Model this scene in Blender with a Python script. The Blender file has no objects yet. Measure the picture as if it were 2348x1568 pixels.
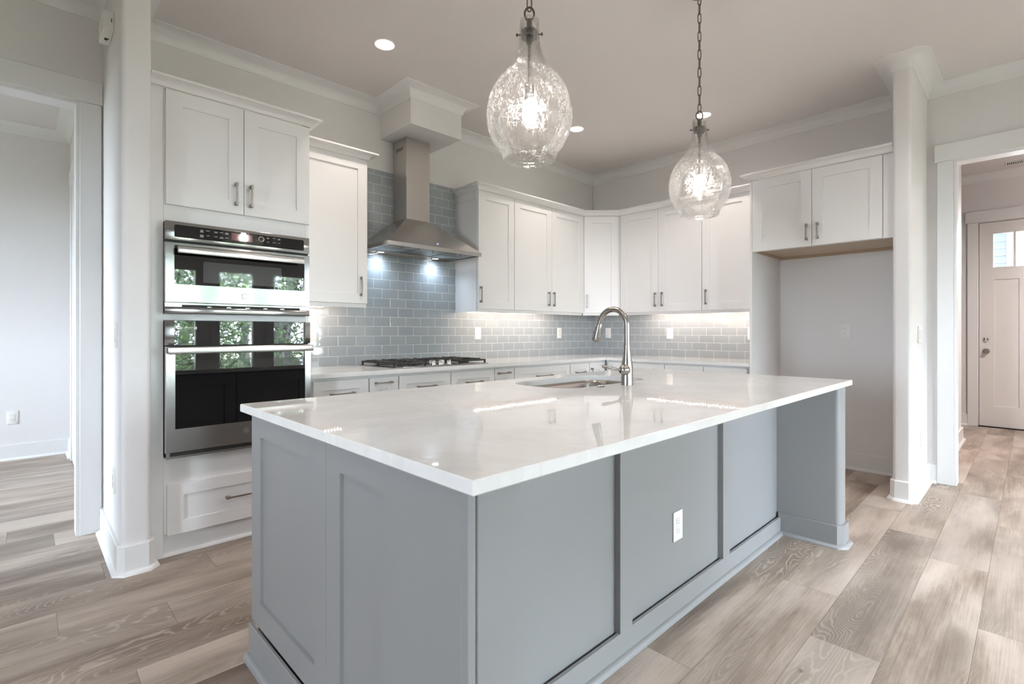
import bpy, bmesh, math, random
from mathutils import Vector, Matrix

random.seed(7)
C = bpy.context.scene.collection
SC = bpy.context.scene
PI = math.pi

# ------------------------------------------------------------------ camera, sky, sun, exposure
cam_d = bpy.data.cameras.new('camera')
cam_d.sensor_width = 36.0
cam_d.lens = 1158.79 / 2348.0 * 36.0
cam_d.shift_y = -0.01000
cam_d.clip_start = 0.05
cam = bpy.data.objects.new('camera', cam_d)
C.objects.link(cam)
cam.location = (-5.1099, -3.8277, 1.176)
cam.rotation_euler = (PI / 2, 0, -math.radians(44.10))
SC.camera = cam

SC.view_settings.view_transform = 'Standard'
SC.view_settings.look = 'None'
SC.view_settings.exposure = 0.45
SC.view_settings.gamma = 1.0
SC.view_settings.use_curve_mapping = False
SC.cycles.max_bounces = 10
SC.cycles.diffuse_bounces = 6
SC.cycles.glossy_bounces = 5
SC.cycles.transmission_bounces = 8
SC.cycles.transparent_max_bounces = 16
SC.cycles.sample_clamp_indirect = 6.0
SC.cycles.caustics_reflective = False
SC.cycles.caustics_refractive = False

SKY_STRENGTH = 92.0
world = bpy.data.worlds.new('sky')
SC.world = world
world.use_nodes = True
wn = world.node_tree
bg = wn.nodes['Background']
bg.inputs['Color'].default_value = (0.79, 0.87, 1.0, 1)
bg.inputs['Strength'].default_value = SKY_STRENGTH

sun_d = bpy.data.lights.new('sun', 'SUN')
sun_d.energy = 16.0
sun_d.angle = 0.01
sun_d.color = (1.0, 0.95, 0.86)
sun = bpy.data.objects.new('sun', sun_d)
C.objects.link(sun)
sun.location = (-3, 4, 9)
sun.rotation_euler = (math.radians(-38), math.radians(12), 0)


def portal(loc, rot, sx, sy):
    d = bpy.data.lights.new('window_daylight', 'AREA')
    d.shape = 'RECTANGLE'
    d.size = sx
    d.size_y = sy
    d.cycles.is_portal = True
    o = bpy.data.objects.new('window_daylight', d)
    o.location = loc
    o.rotation_euler = rot
    C.objects.link(o)
    return o


def lamp(kind, loc, power, col, rot=(0, 0, 0), size=0.1, spot=None, blend=0.5):
    d = bpy.data.lights.new('lamp_light', kind)
    d.energy = power
    d.color = col
    if kind == 'AREA':
        d.shape = 'DISK'
        d.size = size
    else:
        d.shadow_soft_size = size
    if kind == 'SPOT':
        d.spot_size = spot
        d.spot_blend = blend
    o = bpy.data.objects.new('lamp_light', d)
    o.location = loc
    o.rotation_euler = rot
    C.objects.link(o)
    return o


# ------------------------------------------------------------------ materials
class Nodes:
    def __init__(self, m):
        self.t = m.node_tree
        self.out = self.t.nodes['Material Output']
        self.b = self.t.nodes.get('Principled BSDF')

    def n(self, typ, **kw):
        nd = self.t.nodes.new(typ)
        for k, v in kw.items():
            setattr(nd, k, v)
        return nd

    def set(self, sock, v):
        if hasattr(v, 'is_output'):
            self.t.links.new(v, sock)
        else:
            sock.default_value = v

    def math(self, op, a, b=None, c=None):
        nd = self.n('ShaderNodeMath', operation=op)
        self.set(nd.inputs[0], a)
        if b is not None:
            self.set(nd.inputs[1], b)
        if c is not None:
            self.set(nd.inputs[2], c)
        return nd.outputs[0]

    def coords(self):
        tc = self.n('ShaderNodeTexCoord')
        s = self.n('ShaderNodeSeparateXYZ')
        self.t.links.new(tc.outputs['Object'], s.inputs[0])
        return tc.outputs['Object'], s.outputs[0], s.outputs[1], s.outputs[2]

    def vec(self, x, y, z):
        c = self.n('ShaderNodeCombineXYZ')
        self.set(c.inputs[0], x)
        self.set(c.inputs[1], y)
        self.set(c.inputs[2], z)
        return c.outputs[0]

    def noise(self, v, scale=5, detail=2, rough=0.5, dist=0.0):
        nd = self.n('ShaderNodeTexNoise')
        self.set(nd.inputs['Vector'], v)
        nd.inputs['Scale'].default_value = scale
        nd.inputs['Detail'].default_value = detail
        nd.inputs['Roughness'].default_value = rough
        nd.inputs['Distortion'].default_value = dist
        return nd.outputs[0]

    def white(self, v):
        nd = self.n('ShaderNodeTexWhiteNoise', noise_dimensions='3D')
        self.set(nd.inputs['Vector'], v)
        return nd.outputs['Value'], nd.outputs['Color']

    def ramp(self, f, stops, interp='LINEAR'):
        nd = self.n('ShaderNodeValToRGB')
        cr = nd.color_ramp
        cr.interpolation = interp
        while len(cr.elements) < len(stops):
            cr.elements.new(0.5)
        for e, (p, c) in zip(cr.elements, stops):
            e.position = p
            e.color = c if len(c) == 4 else (*c, 1)
        self.set(nd.inputs[0], f)
        return nd.outputs[0]

    def mix(self, f, a, b, blend='MIX'):
        nd = self.n('ShaderNodeMix', data_type='RGBA', blend_type=blend)
        self.set(nd.inputs[0], f)
        self.set(nd.inputs[6], a if hasattr(a, 'is_output') or len(a) == 4 else (*a, 1))
        self.set(nd.inputs[7], b if hasattr(b, 'is_output') or len(b) == 4 else (*b, 1))
        return nd.outputs[2]

    def maprange(self, v, a, b, c=0.0, d=1.0):
        nd = self.n('ShaderNodeMapRange')
        self.set(nd.inputs[0], v)
        for i, x in enumerate((a, b, c, d)):
            nd.inputs[i + 1].default_value = x
        return nd.outputs[0]

    def bump(self, h, strength=0.2, dist=0.01):
        nd = self.n('ShaderNodeBump')
        nd.inputs['Strength'].default_value = strength
        nd.inputs['Distance'].default_value = dist
        self.set(nd.inputs['Height'], h)
        return nd.outputs[0]


def mat(name, col, rough=0.5, metal=0.0, spec=0.5, emit=None, estr=0.0):
    m = bpy.data.materials.new(name)
    m.use_nodes = True
    b = m.node_tree.nodes['Principled BSDF']
    b.inputs['Base Color'].default_value = (*col, 1)
    b.inputs['Roughness'].default_value = rough
    b.inputs['Metallic'].default_value = metal
    b.inputs['Specular IOR Level'].default_value = spec
    if emit:
        b.inputs['Emission Color'].default_value = (*emit, 1)
        b.inputs['Emission Strength'].default_value = estr
    return m


def painted(name, col, rough, orange=0.03, scale=180, spec=0.5):
    m = mat(name, col, rough, spec=spec)
    N = Nodes(m)
    v, x, y, z = N.coords()
    h = N.noise(v, scale, 2)
    N.set(N.b.inputs['Normal'], N.bump(h, orange, 0.002))
    big = N.noise(v, 1.3, 2)
    N.set(N.b.inputs['Base Color'], N.mix(N.maprange(big, 0.3, 0.7), tuple(c * 0.985 for c in col), col))
    return m


M = {}
M['wall'] = painted('wall_paint', (0.775, 0.76, 0.762), 0.6, 0.06, 220)
M['ceiling'] = painted('ceiling_paint', (0.74, 0.71, 0.70), 0.8, 0.05, 200)
M['trim'] = painted('trim_paint', (0.80, 0.80, 0.80), 0.32, 0.015, 60)
M['cab'] = painted('cabinet_paint', (0.79, 0.78, 0.775), 0.33, 0.015, 90)
M['island'] = painted('island_paint', (0.258, 0.258, 0.260), 0.40, 0.04, 140)
M['door'] = painted('door_paint', (0.74, 0.715, 0.70), 0.4, 0.02, 60)
M['white_plastic'] = mat('white_plastic', (0.82, 0.81, 0.79), 0.35)
M['slot'] = mat('outlet_slots', (0.22, 0.20, 0.19), 0.5)
M['dark'] = mat('dark_gap', (0.012, 0.012, 0.013), 0.6)
M['nickel'] = mat('satin_nickel', (0.33, 0.305, 0.28), 0.34, 1.0)
M['bronze'] = mat('aged_metal', (0.16, 0.14, 0.125), 0.38, 1.0)
M['iron'] = mat('cast_iron', (0.018, 0.016, 0.015), 0.5)
M['chrome'] = mat('polished_metal', (0.80, 0.79, 0.77), 0.10, 1.0)
M['black_glass'] = mat('black_glass', (0.004, 0.004, 0.0045), 0.015, 0.0, 0.9)
M['mesh_glass'] = mat('screened_glass', (0.075, 0.078, 0.078), 0.03, 0.0, 0.9)
M['display'] = mat('display_glass', (0.17, 0.07, 0.075), 0.06)
M['ink'] = mat('printed_labels', (0.55, 0.56, 0.55), 0.5)
M['rawwood'] = painted('raw_wood', (0.47, 0.35, 0.24), 0.6, 0.05, 60)
M['rawply'] = painted('raw_ply', (0.56, 0.45, 0.34), 0.55, 0.02, 60)
M['bulb'] = mat('bulb_glow', (1, 1, 1), 0.3, emit=(1.0, 0.93, 0.86), estr=60.0)
M['downlight'] = mat('downlight_glow', (1, 1, 1), 0.3, emit=(1.0, 0.86, 0.72), estr=20.0)
M['hoodlamp'] = mat('hood_lamp_glow', (1, 1, 1), 0.3, emit=(0.80, 0.90, 1.0), estr=40.0)
M['diode'] = mat('diode_glow', (1, 1, 1), 0.3, emit=(1.0, 0.83, 0.69), estr=430.0)
M['tape'] = mat('diode_tape', (0.75, 0.72, 0.66), 0.5)
M['blueled'] = mat('button_glow', (0.1, 0.1, 0.3), 0.3, emit=(0.10, 0.12, 1.0), estr=6.0)
M['siding'] = mat('painted_siding', (0.062, 0.082, 0.10), 0.6)
M['siding_trim'] = mat('siding_trim', (0.17, 0.175, 0.18), 0.6)
M['bark'] = None


def brushed(name, col, rough, axis='x', amt=0.10):
    m = mat(name, col, rough, 1.0)
    N = Nodes(m)
    v, x, y, z = N.coords()
    k = {'x': (6, 1400, 1400), 'z': (1400, 1400, 6), 'y': (1400, 6, 1400)}[axis]
    vv = N.vec(N.math('MULTIPLY', x, k[0]), N.math('MULTIPLY', y, k[1]), N.math('MULTIPLY', z, k[2]))
    h = N.noise(vv, 1.0, 3, 0.6)
    N.set(N.b.inputs['Roughness'], N.maprange(h, 0.25, 0.75, rough - 0.03, rough + 0.03))
    N.set(N.b.inputs['Normal'], N.bump(h, amt, 0.0006))
    return m


M['steel'] = brushed('brushed_steel', (0.56, 0.545, 0.525), 0.25, 'x')
M['steel_v'] = brushed('brushed_steel_upright', (0.58, 0.55, 0.52), 0.30, 'z', 0.06)
M['steel_shiny'] = brushed('bright_steel', (0.36, 0.36, 0.352), 0.14, 'x', 0.04)
M['faucet'] = mat('brushed_nickel', (0.37, 0.35, 0.325), 0.27, 1.0)
M['sinksteel'] = brushed('sink_steel', (0.40, 0.37, 0.34), 0.24, 'x', 0.05)


def make_bark():
    m = mat('tree_bark', (0.2, 0.17, 0.15), 0.9)
    N = Nodes(m)
    v, x, y, z = N.coords()
    h = N.noise(N.vec(N.math('MULTIPLY', x, 9), N.math('MULTIPLY', y, 9), N.math('MULTIPLY', z, 2.0)), 1.5, 5, 0.65)
    N.set(N.b.inputs['Base Color'], N.ramp(h, [(0.38, (0.05, 0.045, 0.045)), (0.55, (0.25, 0.24, 0.25)), (0.72, (0.62, 0.62, 0.66))]))
    return m


M['bark'] = make_bark()


def make_leaf():
    m = mat('tree_leaves', (0.09, 0.2, 0.05), 0.55)
    N = Nodes(m)
    v, x, y, z = N.coords()
    h = N.noise(v, 2.5, 3)
    N.set(N.b.inputs['Base Color'], N.ramp(h, [(0.35, (0.02, 0.036, 0.018)), (0.55, (0.06, 0.11, 0.036)), (0.7, (0.18, 0.26, 0.09))]))
    return m


M['leaf'] = make_leaf()
M['bounce_slab'] = painted('bounce_slab_paint', (0.33, 0.30, 0.27), 0.8, 0.2, 30)  # colour of the added bounce slab outside the front windows
M['lawn'] = painted('lawn', (0.17, 0.16, 0.11), 0.9, 0.3, 30)


def make_quartz():
    m = mat('white_quartz', (0.80, 0.79, 0.775), 0.02)
    N = Nodes(m)
    v, x, y, z = N.coords()
    a = N.noise(v, 1.6, 6, 0.6, 1.2)
    vein = N.math('ABSOLUTE', N.math('SUBTRACT', a, 0.5))
    vm = N.maprange(vein, 0.0, 0.045, 1.0, 0.0)
    cl = N.noise(v, 3.2, 4, 0.6)
    base = N.mix(N.maprange(cl, 0.3, 0.75), (0.75, 0.74, 0.73), (0.83, 0.82, 0.805))
    N.set(N.b.inputs['Base Color'], N.mix(N.math('MULTIPLY', vm, 0.22), base, (0.60, 0.585, 0.57)))
    return m


M['quartz'] = make_quartz()


def make_tile(axis, phase):
    m = mat('glass_tile_' + axis, (0.4, 0.45, 0.47), 0.06)
    N = Nodes(m)
    v, x, y, z = N.coords()
    u = x if axis == 'x' else y
    p, pv, z0 = 0.1556, 0.0794, 0.903
    rowf = N.math('DIVIDE', N.math('SUBTRACT', z, z0), pv)
    row = N.math('FLOOR', rowf)
    half = N.math('MULTIPLY', N.math('FLOORED_MODULO', row, 2.0), 0.5)
    uu = N.math('ADD', N.math('DIVIDE', N.math('SUBTRACT', N.math('MULTIPLY', u, -1.0), phase), p), half)
    col = N.math('FLOOR', uu)
    fu = N.math('FRACT', uu)
    fv = N.math('FRACT', rowf)
    du = N.math('MULTIPLY', N.math('MINIMUM', fu, N.math('SUBTRACT', 1.0, fu)), p)
    dv = N.math('MULTIPLY', N.math('MINIMUM', fv, N.math('SUBTRACT', 1.0, fv)), pv)
    d = N.math('MINIMUM', du, dv)
    grout = N.maprange(d, 0.0012, 0.0019, 1.0, 0.0)
    rv, rc = N.white(N.vec(col, row, 3.0))
    tint = N.mix(rv, (0.315, 0.345, 0.370), (0.350, 0.375, 0.395))
    N.set(N.b.inputs['Base Color'], N.mix(grout, tint, (0.70, 0.69, 0.67)))
    N.set(N.b.inputs['Roughness'], N.maprange(grout, 0.0, 1.0, 0.05, 0.6))
    edge = N.maprange(d, 0.0008, 0.0045, 0.0, 1.0)
    wav = N.noise(N.vec(x, y, N.math('ADD', z, N.math('MULTIPLY', rv, 9.0))), 11, 1, 0.4)
    h = N.math('ADD', N.math('MULTIPLY', edge, 0.5), N.math('MULTIPLY', wav, 0.9))
    N.set(N.b.inputs['Normal'], N.bump(h, 0.35, 0.0025))
    return m


M['tile_x'] = make_tile('x', 0.051)
M['tile_y'] = make_tile('y', 0.138)


def make_floor():
    m = mat('oak_planks', (0.4, 0.34, 0.28), 0.38)
    N = Nodes(m)
    v, x, y, z = N.coords()
    w, L = 0.2245, 1.52
    rowf = N.math('DIVIDE', N.math('SUBTRACT', -0.756, y), w)
    row = N.math('FLOOR', rowf)
    known = {-4: 1.10, 0: 0.149, 1: 1.072, 2: 1.421, 9: 1.126, 10: 0.527, 11: 0.124, 12: 1.32, 13: 0.652}
    rr = random.Random(3)
    stops = []
    for k in range(-8, 22):
        o = known.get(k, rr.random() * 1.5)
        stops.append(((k + 8.0) / 32.0, (o / L,) * 3))
    off = N.ramp(N.math('DIVIDE', N.math('ADD', row, 8.5), 32.0), stops, 'CONSTANT')
    cf = N.math('SUBTRACT', N.math('DIVIDE', x, L), off)
    col = N.math('FLOOR', cf)
    fy, fx = N.math('FRACT', rowf), N.math('FRACT', cf)
    dy = N.math('MULTIPLY', N.math('MINIMUM', fy, N.math('SUBTRACT', 1.0, fy)), w)
    dx = N.math('MULTIPLY', N.math('MINIMUM', fx, N.math('SUBTRACT', 1.0, fx)), L)
    d = N.math('MINIMUM', dx, dy)
    seam = N.maprange(d, 0.0006, 0.0016, 1.0, 0.0)
    r1, rc = N.white(N.vec(row, col, 1.0))
    r2, _ = N.white(N.vec(row, col, 7.0))
    sx = N.math('ADD', x, N.math('MULTIPLY', r1, 37.0))
    sz = N.math('MULTIPLY', r2, 53.0)
    big = N.noise(N.vec(N.math('MULTIPLY', sx, 1.3), N.math('MULTIPLY', y, 5.0), sz), 1.0, 5, 0.55, 0.25)
    fine = N.noise(N.vec(N.math('MULTIPLY', sx, 3.2), N.math('MULTIPLY', y, 190.0), sz), 1.0, 5, 0.7)
    field = N.noise(N.vec(N.math('MULTIPLY', sx, 1.15), N.math('MULTIPLY', y, 4.6), sz), 1.0, 1.5, 0.5, 0.35)
    jit = N.noise(N.vec(N.math('MULTIPLY', sx, 14.0), N.math('MULTIPLY', y, 40.0), sz), 1.0, 2, 0.5)
    ph = N.math('MULTIPLY', N.math('ADD', field, N.math('MULTIPLY', jit, 0.03)), 260.0)
    ring = N.maprange(N.math('SINE', ph), 0.45, 1.0, 0.0, 1.0)
    patch = N.noise(N.vec(N.math('MULTIPLY', sx, 0.9), N.math('MULTIPLY', y, 3.2), N.math('ADD', sz, 11.0)), 1.0, 2, 0.5)
    pm = N.maprange(patch, 0.52, 0.66, 0.0, 1.0)
    tone = N.math('ADD', N.math('MULTIPLY', big, 0.66), N.math('ADD', N.math('MULTIPLY', fine, 0.30), N.math('MULTIPLY', N.math('SUBTRACT', r1, 0.5), 0.14)))
    c = N.ramp(tone, [(0.34, (0.14, 0.098, 0.074)), (0.44, (0.29, 0.225, 0.18)), (0.52, (0.42, 0.345, 0.29)), (0.66, (0.56, 0.475, 0.41))])
    c = N.mix(N.math('MULTIPLY', pm, 0.50), c, (0.17, 0.125, 0.095))
    c = N.mix(N.math('MULTIPLY', N.math('MULTIPLY', ring, N.math('ADD', N.math('MULTIPLY', pm, 0.50), 0.0)), 1.0), c, (0.56, 0.48, 0.42))
    c = N.mix(N.math('MULTIPLY', N.maprange(field, 0.64, 0.74, 0.0, 1.0), 0.6), c, (0.13, 0.09, 0.065))
    grey = N.mix(N.math('MULTIPLY', r2, 0.25), c, (0.36, 0.33, 0.305))
    N.set(N.b.inputs['Base Color'], N.mix(N.math('MULTIPLY', seam, 0.65), grey, (0.10, 0.075, 0.055)))
    N.set(N.b.inputs['Roughness'], N.maprange(fine, 0.3, 0.7, 0.42, 0.56))
    h = N.math('SUBTRACT', N.math('MULTIPLY', fine, 0.35), N.math('MULTIPLY', seam, 1.0))
    N.set(N.b.inputs['Normal'], N.bump(h, 0.18, 0.0015))
    return m


M['floor'] = make_floor()


def make_seeded_glass():
    m = bpy.data.materials.new('seeded_glass')
    m.use_nodes = True
    N = Nodes(m)
    N.t.nodes.remove(N.b)
    v, x, y, z = N.coords()
    zz = N.math('MULTIPLY', z, 0.7)
    vv = N.vec(x, y, zz)
    seeds = N.n('ShaderNodeTexVoronoi')
    N.set(seeds.inputs['Vector'], vv)
    seeds.inputs['Scale'].default_value = 95
    patch = N.noise(vv, 11, 4, 0.65)
    pm = N.maprange(patch, 0.43, 0.58, 0.0, 1.0)
    grit = N.maprange(N.noise(vv, 120, 3, 0.7, 0.8), 0.54, 0.64, 0.0, 1.0)
    spot = N.math('MULTIPLY', N.math('MAXIMUM', N.maprange(seeds.outputs['Distance'], 0.10, 0.34, 1.0, 0.0), grit), pm)
    warp = N.noise(vv, 30, 4, 0.65)
    hgt = N.math('ADD', N.math('MULTIPLY', spot, 1.0), N.math('MULTIPLY', warp, 0.22))
    nrm = N.bump(hgt, 1.0, 0.006)
    tr = N.n('ShaderNodeBsdfTransparent')
    tr.inputs[0].default_value = (0.965, 0.965, 0.96, 1)
    gl = N.n('ShaderNodeBsdfGlossy')
    gl.inputs['Roughness'].default_value = 0.08
    N.set(gl.inputs['Normal'], nrm)
    tl = N.n('ShaderNodeBsdfTranslucent')
    tl.inputs['Color'].default_value = (0.95, 0.94, 0.93, 1)
    rf = N.n('ShaderNodeBsdfRefraction')
    rf.inputs['IOR'].default_value = 1.35
    rf.inputs['Roughness'].default_value = 0.05
    N.set(rf.inputs['Normal'], nrm)
    lw = N.n('ShaderNodeFresnel')
    lw.inputs['IOR'].default_value = 1.42

    def mixs(f, p, q):
        m_ = N.n('ShaderNodeMixShader')
        N.set(m_.inputs[0], f)
        N.t.links.new(p.outputs[0], m_.inputs[1])
        N.t.links.new(q.outputs[0], m_.inputs[2])
        return m_
    seedmix = mixs(0.55, tl, rf)
    clear = mixs(N.math('MULTIPLY', lw.outputs[0], 0.5), tr, gl)
    haze = mixs(0.022, clear, tl)
    full = mixs(N.math('MULTIPLY', spot, 0.42), haze, seedmix)
    N.t.links.new(full.outputs[0], N.out.inputs[0])
    return m


M['glass'] = make_seeded_glass()


def make_pane():
    m = bpy.data.materials.new('window_pane')
    m.use_nodes = True
    N = Nodes(m)
    N.t.nodes.remove(N.b)
    tr = N.n('ShaderNodeBsdfTransparent')
    tr.inputs[0].default_value = (0.96, 0.98, 0.97, 1)
    gl = N.n('ShaderNodeBsdfGlossy')
    gl.inputs['Roughness'].default_value = 0.0
    fr = N.n('ShaderNodeFresnel')
    mx = N.n('ShaderNodeMixShader')
    N.t.links.new(fr.outputs[0], mx.inputs[0])
    N.t.links.new(tr.outputs[0], mx.inputs[1])
    N.t.links.new(gl.outputs[0], mx.inputs[2])
    N.t.links.new(mx.outputs[0], N.out.inputs[0])
    return m


M['pane'] = make_pane()


# ------------------------------------------------------------------ mesh helpers
class MB:
    def __init__(self):
        self.bm = bmesh.new()
        self.mats = []

    def face(self, pts, smooth=False):
        vs = [self.bm.verts.new(p) for p in pts]
        f = self.bm.faces.new(vs)
        f.smooth = smooth
        return f

    def box(self, x0, x1, y0, y1, z0, z1, bev=0.0, seg=1):
        r = bmesh.ops.create_cube(self.bm, size=1.0)
        vs = r['verts']
        for v in vs:
            v.co = Vector(((x0 + x1) / 2 + v.co.x * (x1 - x0), (y0 + y1) / 2 + v.co.y * (y1 - y0), (z0 + z1) / 2 + v.co.z * (z1 - z0)))
        if bev:
            es = list({e for v in vs for e in v.link_edges})
            bmesh.ops.bevel(self.bm, geom=es, offset=bev, segments=seg, affect='EDGES', profile=0.5)
        return self

    def rings(self, rings, closed=True, smooth=True, cap0=False, cap1=False):
        rs = [[self.bm.verts.new(p) for p in r] for r in rings]
        n = len(rs[0])
        for a, b in zip(rs, rs[1:]):
            for i in range(n if closed else n - 1):
                j = (i + 1) % n
                f = self.bm.faces.new((a[i], a[j], b[j], b[i]))
                f.smooth = smooth
        if cap0:
            self.bm.faces.new(rs[0][::-1])
        if cap1:
            self.bm.faces.new(rs[-1])
        return self

    def lathe(self, prof, c=(0, 0, 0), seg=32, axis='z', cap0=False, cap1=False, smooth=True):
        rg = []
        for r, h in prof:
            ring = []
            for i in range(seg):
                a = 2 * PI * i / seg
                p = (r * math.cos(a), r * math.sin(a), h)
                if axis == 'y':
                    p = (p[0], p[2], -p[1])
                elif axis == 'x':
                    p = (p[2], p[1], -p[0])
                ring.append((c[0] + p[0], c[1] + p[1], c[2] + p[2]))
            rg.append(ring)
        return self.rings(rg, True, smooth, cap0, cap1)

    def tube(self, pts, rad, seg=12, caps=True, closed=False, flat=None):
        pts = [Vector(p) for p in pts]
        n = len(pts)
        rads = rad if isinstance(rad, (list, tuple)) else [rad] * n
        tang = []
        for i in range(n):
            if closed:
                t = pts[(i + 1) % n] - pts[i - 1]
            else:
                t = pts[min(i + 1, n - 1)] - pts[max(i - 1, 0)]
            tang.append(t.normalized())
        ref = Vector((0, 0, 1)) if abs(tang[0].z) < 0.9 else Vector((1, 0, 0))
        u = tang[0].cross(ref).normalized()
        rg = []
        for i in range(n):
            t = tang[i]
            u = (u - t * u.dot(t)).normalized()
            w = t.cross(u)
            ring = []
            for k in range(seg):
                a = 2 * PI * k / seg
                fu, fw = (flat or (1, 1))
                ring.append(pts[i] + (u * math.cos(a) * fu + w * math.sin(a) * fw) * rads[i])
            rg.append(ring)
        if closed:
            rg.append(rg[0])
        self.rings(rg, True, True, caps and not closed, caps and not closed)
        if closed:
            bmesh.ops.remove_doubles(self.bm, verts=self.bm.verts[:], dist=1e-6)
        return self

    def sweep(self, path, prof, seglist=None, smooth=False, caps=True):
        """profile (offset to the right of travel, z) swept along a plan polyline with mitred corners"""
        P = [Vector(p) for p in path]
        n = len(P)
        nr = []
        for a, b in zip(P, P[1:]):
            d = (b - a).normalized()
            nr.append(Vector((d.y, -d.x)))
        off = []
        for i in range(n):
            if i == 0:
                off.append(nr[0])
            elif i == n - 1:
                off.append(nr[-1])
            else:
                m = nr[i - 1] + nr[i]
                off.append(m / (m.dot(nr[i])))
        rg = [[(P[i].x + off[i].x * o, P[i].y + off[i].y * o, z) for o, z in prof] for i in range(n)]
        segs = seglist if seglist is not None else range(n - 1)
        segs = list(segs)
        for k in segs:
            self.rings([rg[k], rg[k + 1]], True, smooth, False, False)
        if caps:
            for k in segs:
                if k - 1 not in segs:
                    self.face(rg[k])
                if k + 1 not in segs:
                    self.face(rg[k + 1][::-1])
        bmesh.ops.remove_doubles(self.bm, verts=self.bm.verts[:], dist=1e-5)
        return self

    def prism(self, poly, z0, z1, bev=0.0):
        a = [(p[0], p[1], z0) for p in poly]
        b = [(p[0], p[1], z1) for p in poly]
        self.rings([a, b], True, False, True, True)
        return self

    def shaker(self, w, h, t=0.02, rails=(0.076, 0.076, 0.076, 0.076), rec=0.009):
        """local: X 0..w, Z 0..h, front at Y=0, back at Y=t; rails left, right, top, bottom"""
        l, r, tp, bt = rails
        e = 0.0018
        O = [(e, 0, e), (w - e, 0, e), (w - e, 0, h - e), (e, 0, h - e)]
        O1 = [(0, e, 0), (w, e, 0), (w, e, h), (0, e, h)]
        O2 = [(0, t, 0), (w, t, 0), (w, t, h), (0, t, h)]
        I = [(l, 0, bt), (w - r, 0, bt), (w - r, 0, h - tp), (l, 0, h - tp)]
        s = 0.0015
        I2 = [(l + s, rec, bt + s), (w - r - s, rec, bt + s), (w - r - s, rec, h - tp - s), (l + s, rec, h - tp - s)]
        self.rings([O2, O1, O, I, I2], True, False, True, True)
        return self

    def done(self):
        bmesh.ops.recalc_face_normals(self.bm, faces=self.bm.faces[:])
        return self.bm


def obj(name, mb, m, parent=None, loc=None, rotz=None, autosmooth=False):
    me = bpy.data.meshes.new(name)
    mb.done().to_mesh(me)
    mb.bm.free()
    me.set_sharp_from_angle(angle=math.radians(38))
    for mm in (m if isinstance(m, (list, tuple)) else [m]):
        me.materials.append(mm)
    o = bpy.data.objects.new(name, me)
    C.objects.link(o)
    if parent:
        o.parent = parent
    if loc:
        o.location = loc
    if rotz:
        o.rotation_euler = (0, 0, rotz)
    return o


def tag(o, label, cat, group=None):
    o['label'] = label
    o['category'] = cat
    if group:
        o['group'] = group
    return o


def thing(name, label, cat, loc=(0, 0, 0), rotz=0.0, group=None):
    o = bpy.data.objects.new(name, None)
    o.empty_display_size = 0.1
    C.objects.link(o)
    o.location = loc
    o.rotation_euler = (0, 0, rotz)
    return tag(o, label, cat, group)


def struct(name, mb, m, parent=None, loc=None, rotz=None):
    o = obj(name, mb, m, parent, loc, rotz)
    if not parent:
        o['kind'] = 'structure'
    return o


def copy_tree(root, loc=None, rotz=None, label=None, group=None):
    r = root.copy()
    C.objects.link(r)
    if loc is not None:
        r.location = loc
    if rotz is not None:
        r.rotation_euler = (0, 0, rotz)
    if label:
        r['label'] = label
    if group:
        r['group'] = group
    for ch in list(root.children):
        c = ch.copy()
        C.objects.link(c)
        c.parent = r
        for g in list(ch.children):
            d = g.copy()
            C.objects.link(d)
            d.parent = c
    return r


# ------------------------------------------------------------------ setting
CEIL = 3.085
struct('floor', MB().box(-9.2, 4.8, -7.7, 3.0, -0.12, 0.0), M['floor'])
struct('ceiling', MB().box(-9.2, 0.06, -7.7, 3.0, CEIL, CEIL + 0.12), M['ceiling'])
struct('ceiling_hall', MB().box(0.06, 4.8, -7.7, 3.0, 3.12, 3.24), M['ceiling'])


def wall_with_holes(axis, c0, c1, a0, a1, holes, zt=CEIL):
    """wall slab, thickness c0..c1 on one axis, running a0..a1 on the other, with (a,b,z0,z1) holes"""
    mb = MB()

    def put(p, q, z0, z1):
        if q - p < 1e-4 or z1 - z0 < 1e-4:
            return
        if axis == 'y':
            mb.box(p, q, c0, c1, z0, z1)
        else:
            mb.box(c0, c1, p, q, z0, z1)
    cur = a0
    for (p, q, z0, z1) in sorted(holes):
        put(cur, p, 0, zt)
        put(p, q, 0, z0)
        put(p, q, z1, zt)
        cur = q
    put(cur, a1, 0, zt)
    return mb


# back wall of the kitchen with the cased opening into the next room at its left
struct('wall_back', wall_with_holes('y', 0.008, 0.12, -9.0, 0.12, [(-6.4, -4.873, 0.0, 2.5)]), M['wall'])
# right wall with the hall opening
struct('wall_right', wall_with_holes('x', 0.008, 0.12, -7.5, 0.0, [(-4.95, -3.405, 0.0, 2.485)], 3.12), M['wall'])


def bullnose(x0, x1, y0, y1, z0, z1, r, corners):
    """plan rectangle with the named corners rounded"""
    poly = []
    for cx, cy, sx, sy, a0 in ((x0, y0, 1, 1, PI), (x1, y0, -1, 1, 1.5 * PI), (x1, y1, -1, -1, 0), (x0, y1, 1, -1, 0.5 * PI)):
        if (cx, cy) in corners:
            for i in range(9):
                a = a0 + 0.5 * PI * i / 8
                poly.append((cx + sx * r + r * math.cos(a), cy + sy * r + r * math.sin(a)))
        else:
            poly.append((cx, cy))
    return poly


mb = MB().prism(bullnose(-4.768, -4.647, -0.77, 0.008, 0, 1, 0.022, ((-4.768, -0.77), (-4.647, -0.77))), 0, CEIL)
w = struct('wall_left_return', mb, M['wall'])
mb = MB().prism(bullnose(-0.73, 0.008, -3.245, -3.14, 0, 1, 0.022, ((-0.73, -3.245), (-0.73, -3.14))), 0, CEIL)
struct('wall_alcove_return', mb, M['wall'])
# boxed soffit over the hood
struct('wall_hood_soffit', MB().box(-2.942, -2.444, -0.46, 0.008, 2.797, CEIL), M['wall'])

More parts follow.
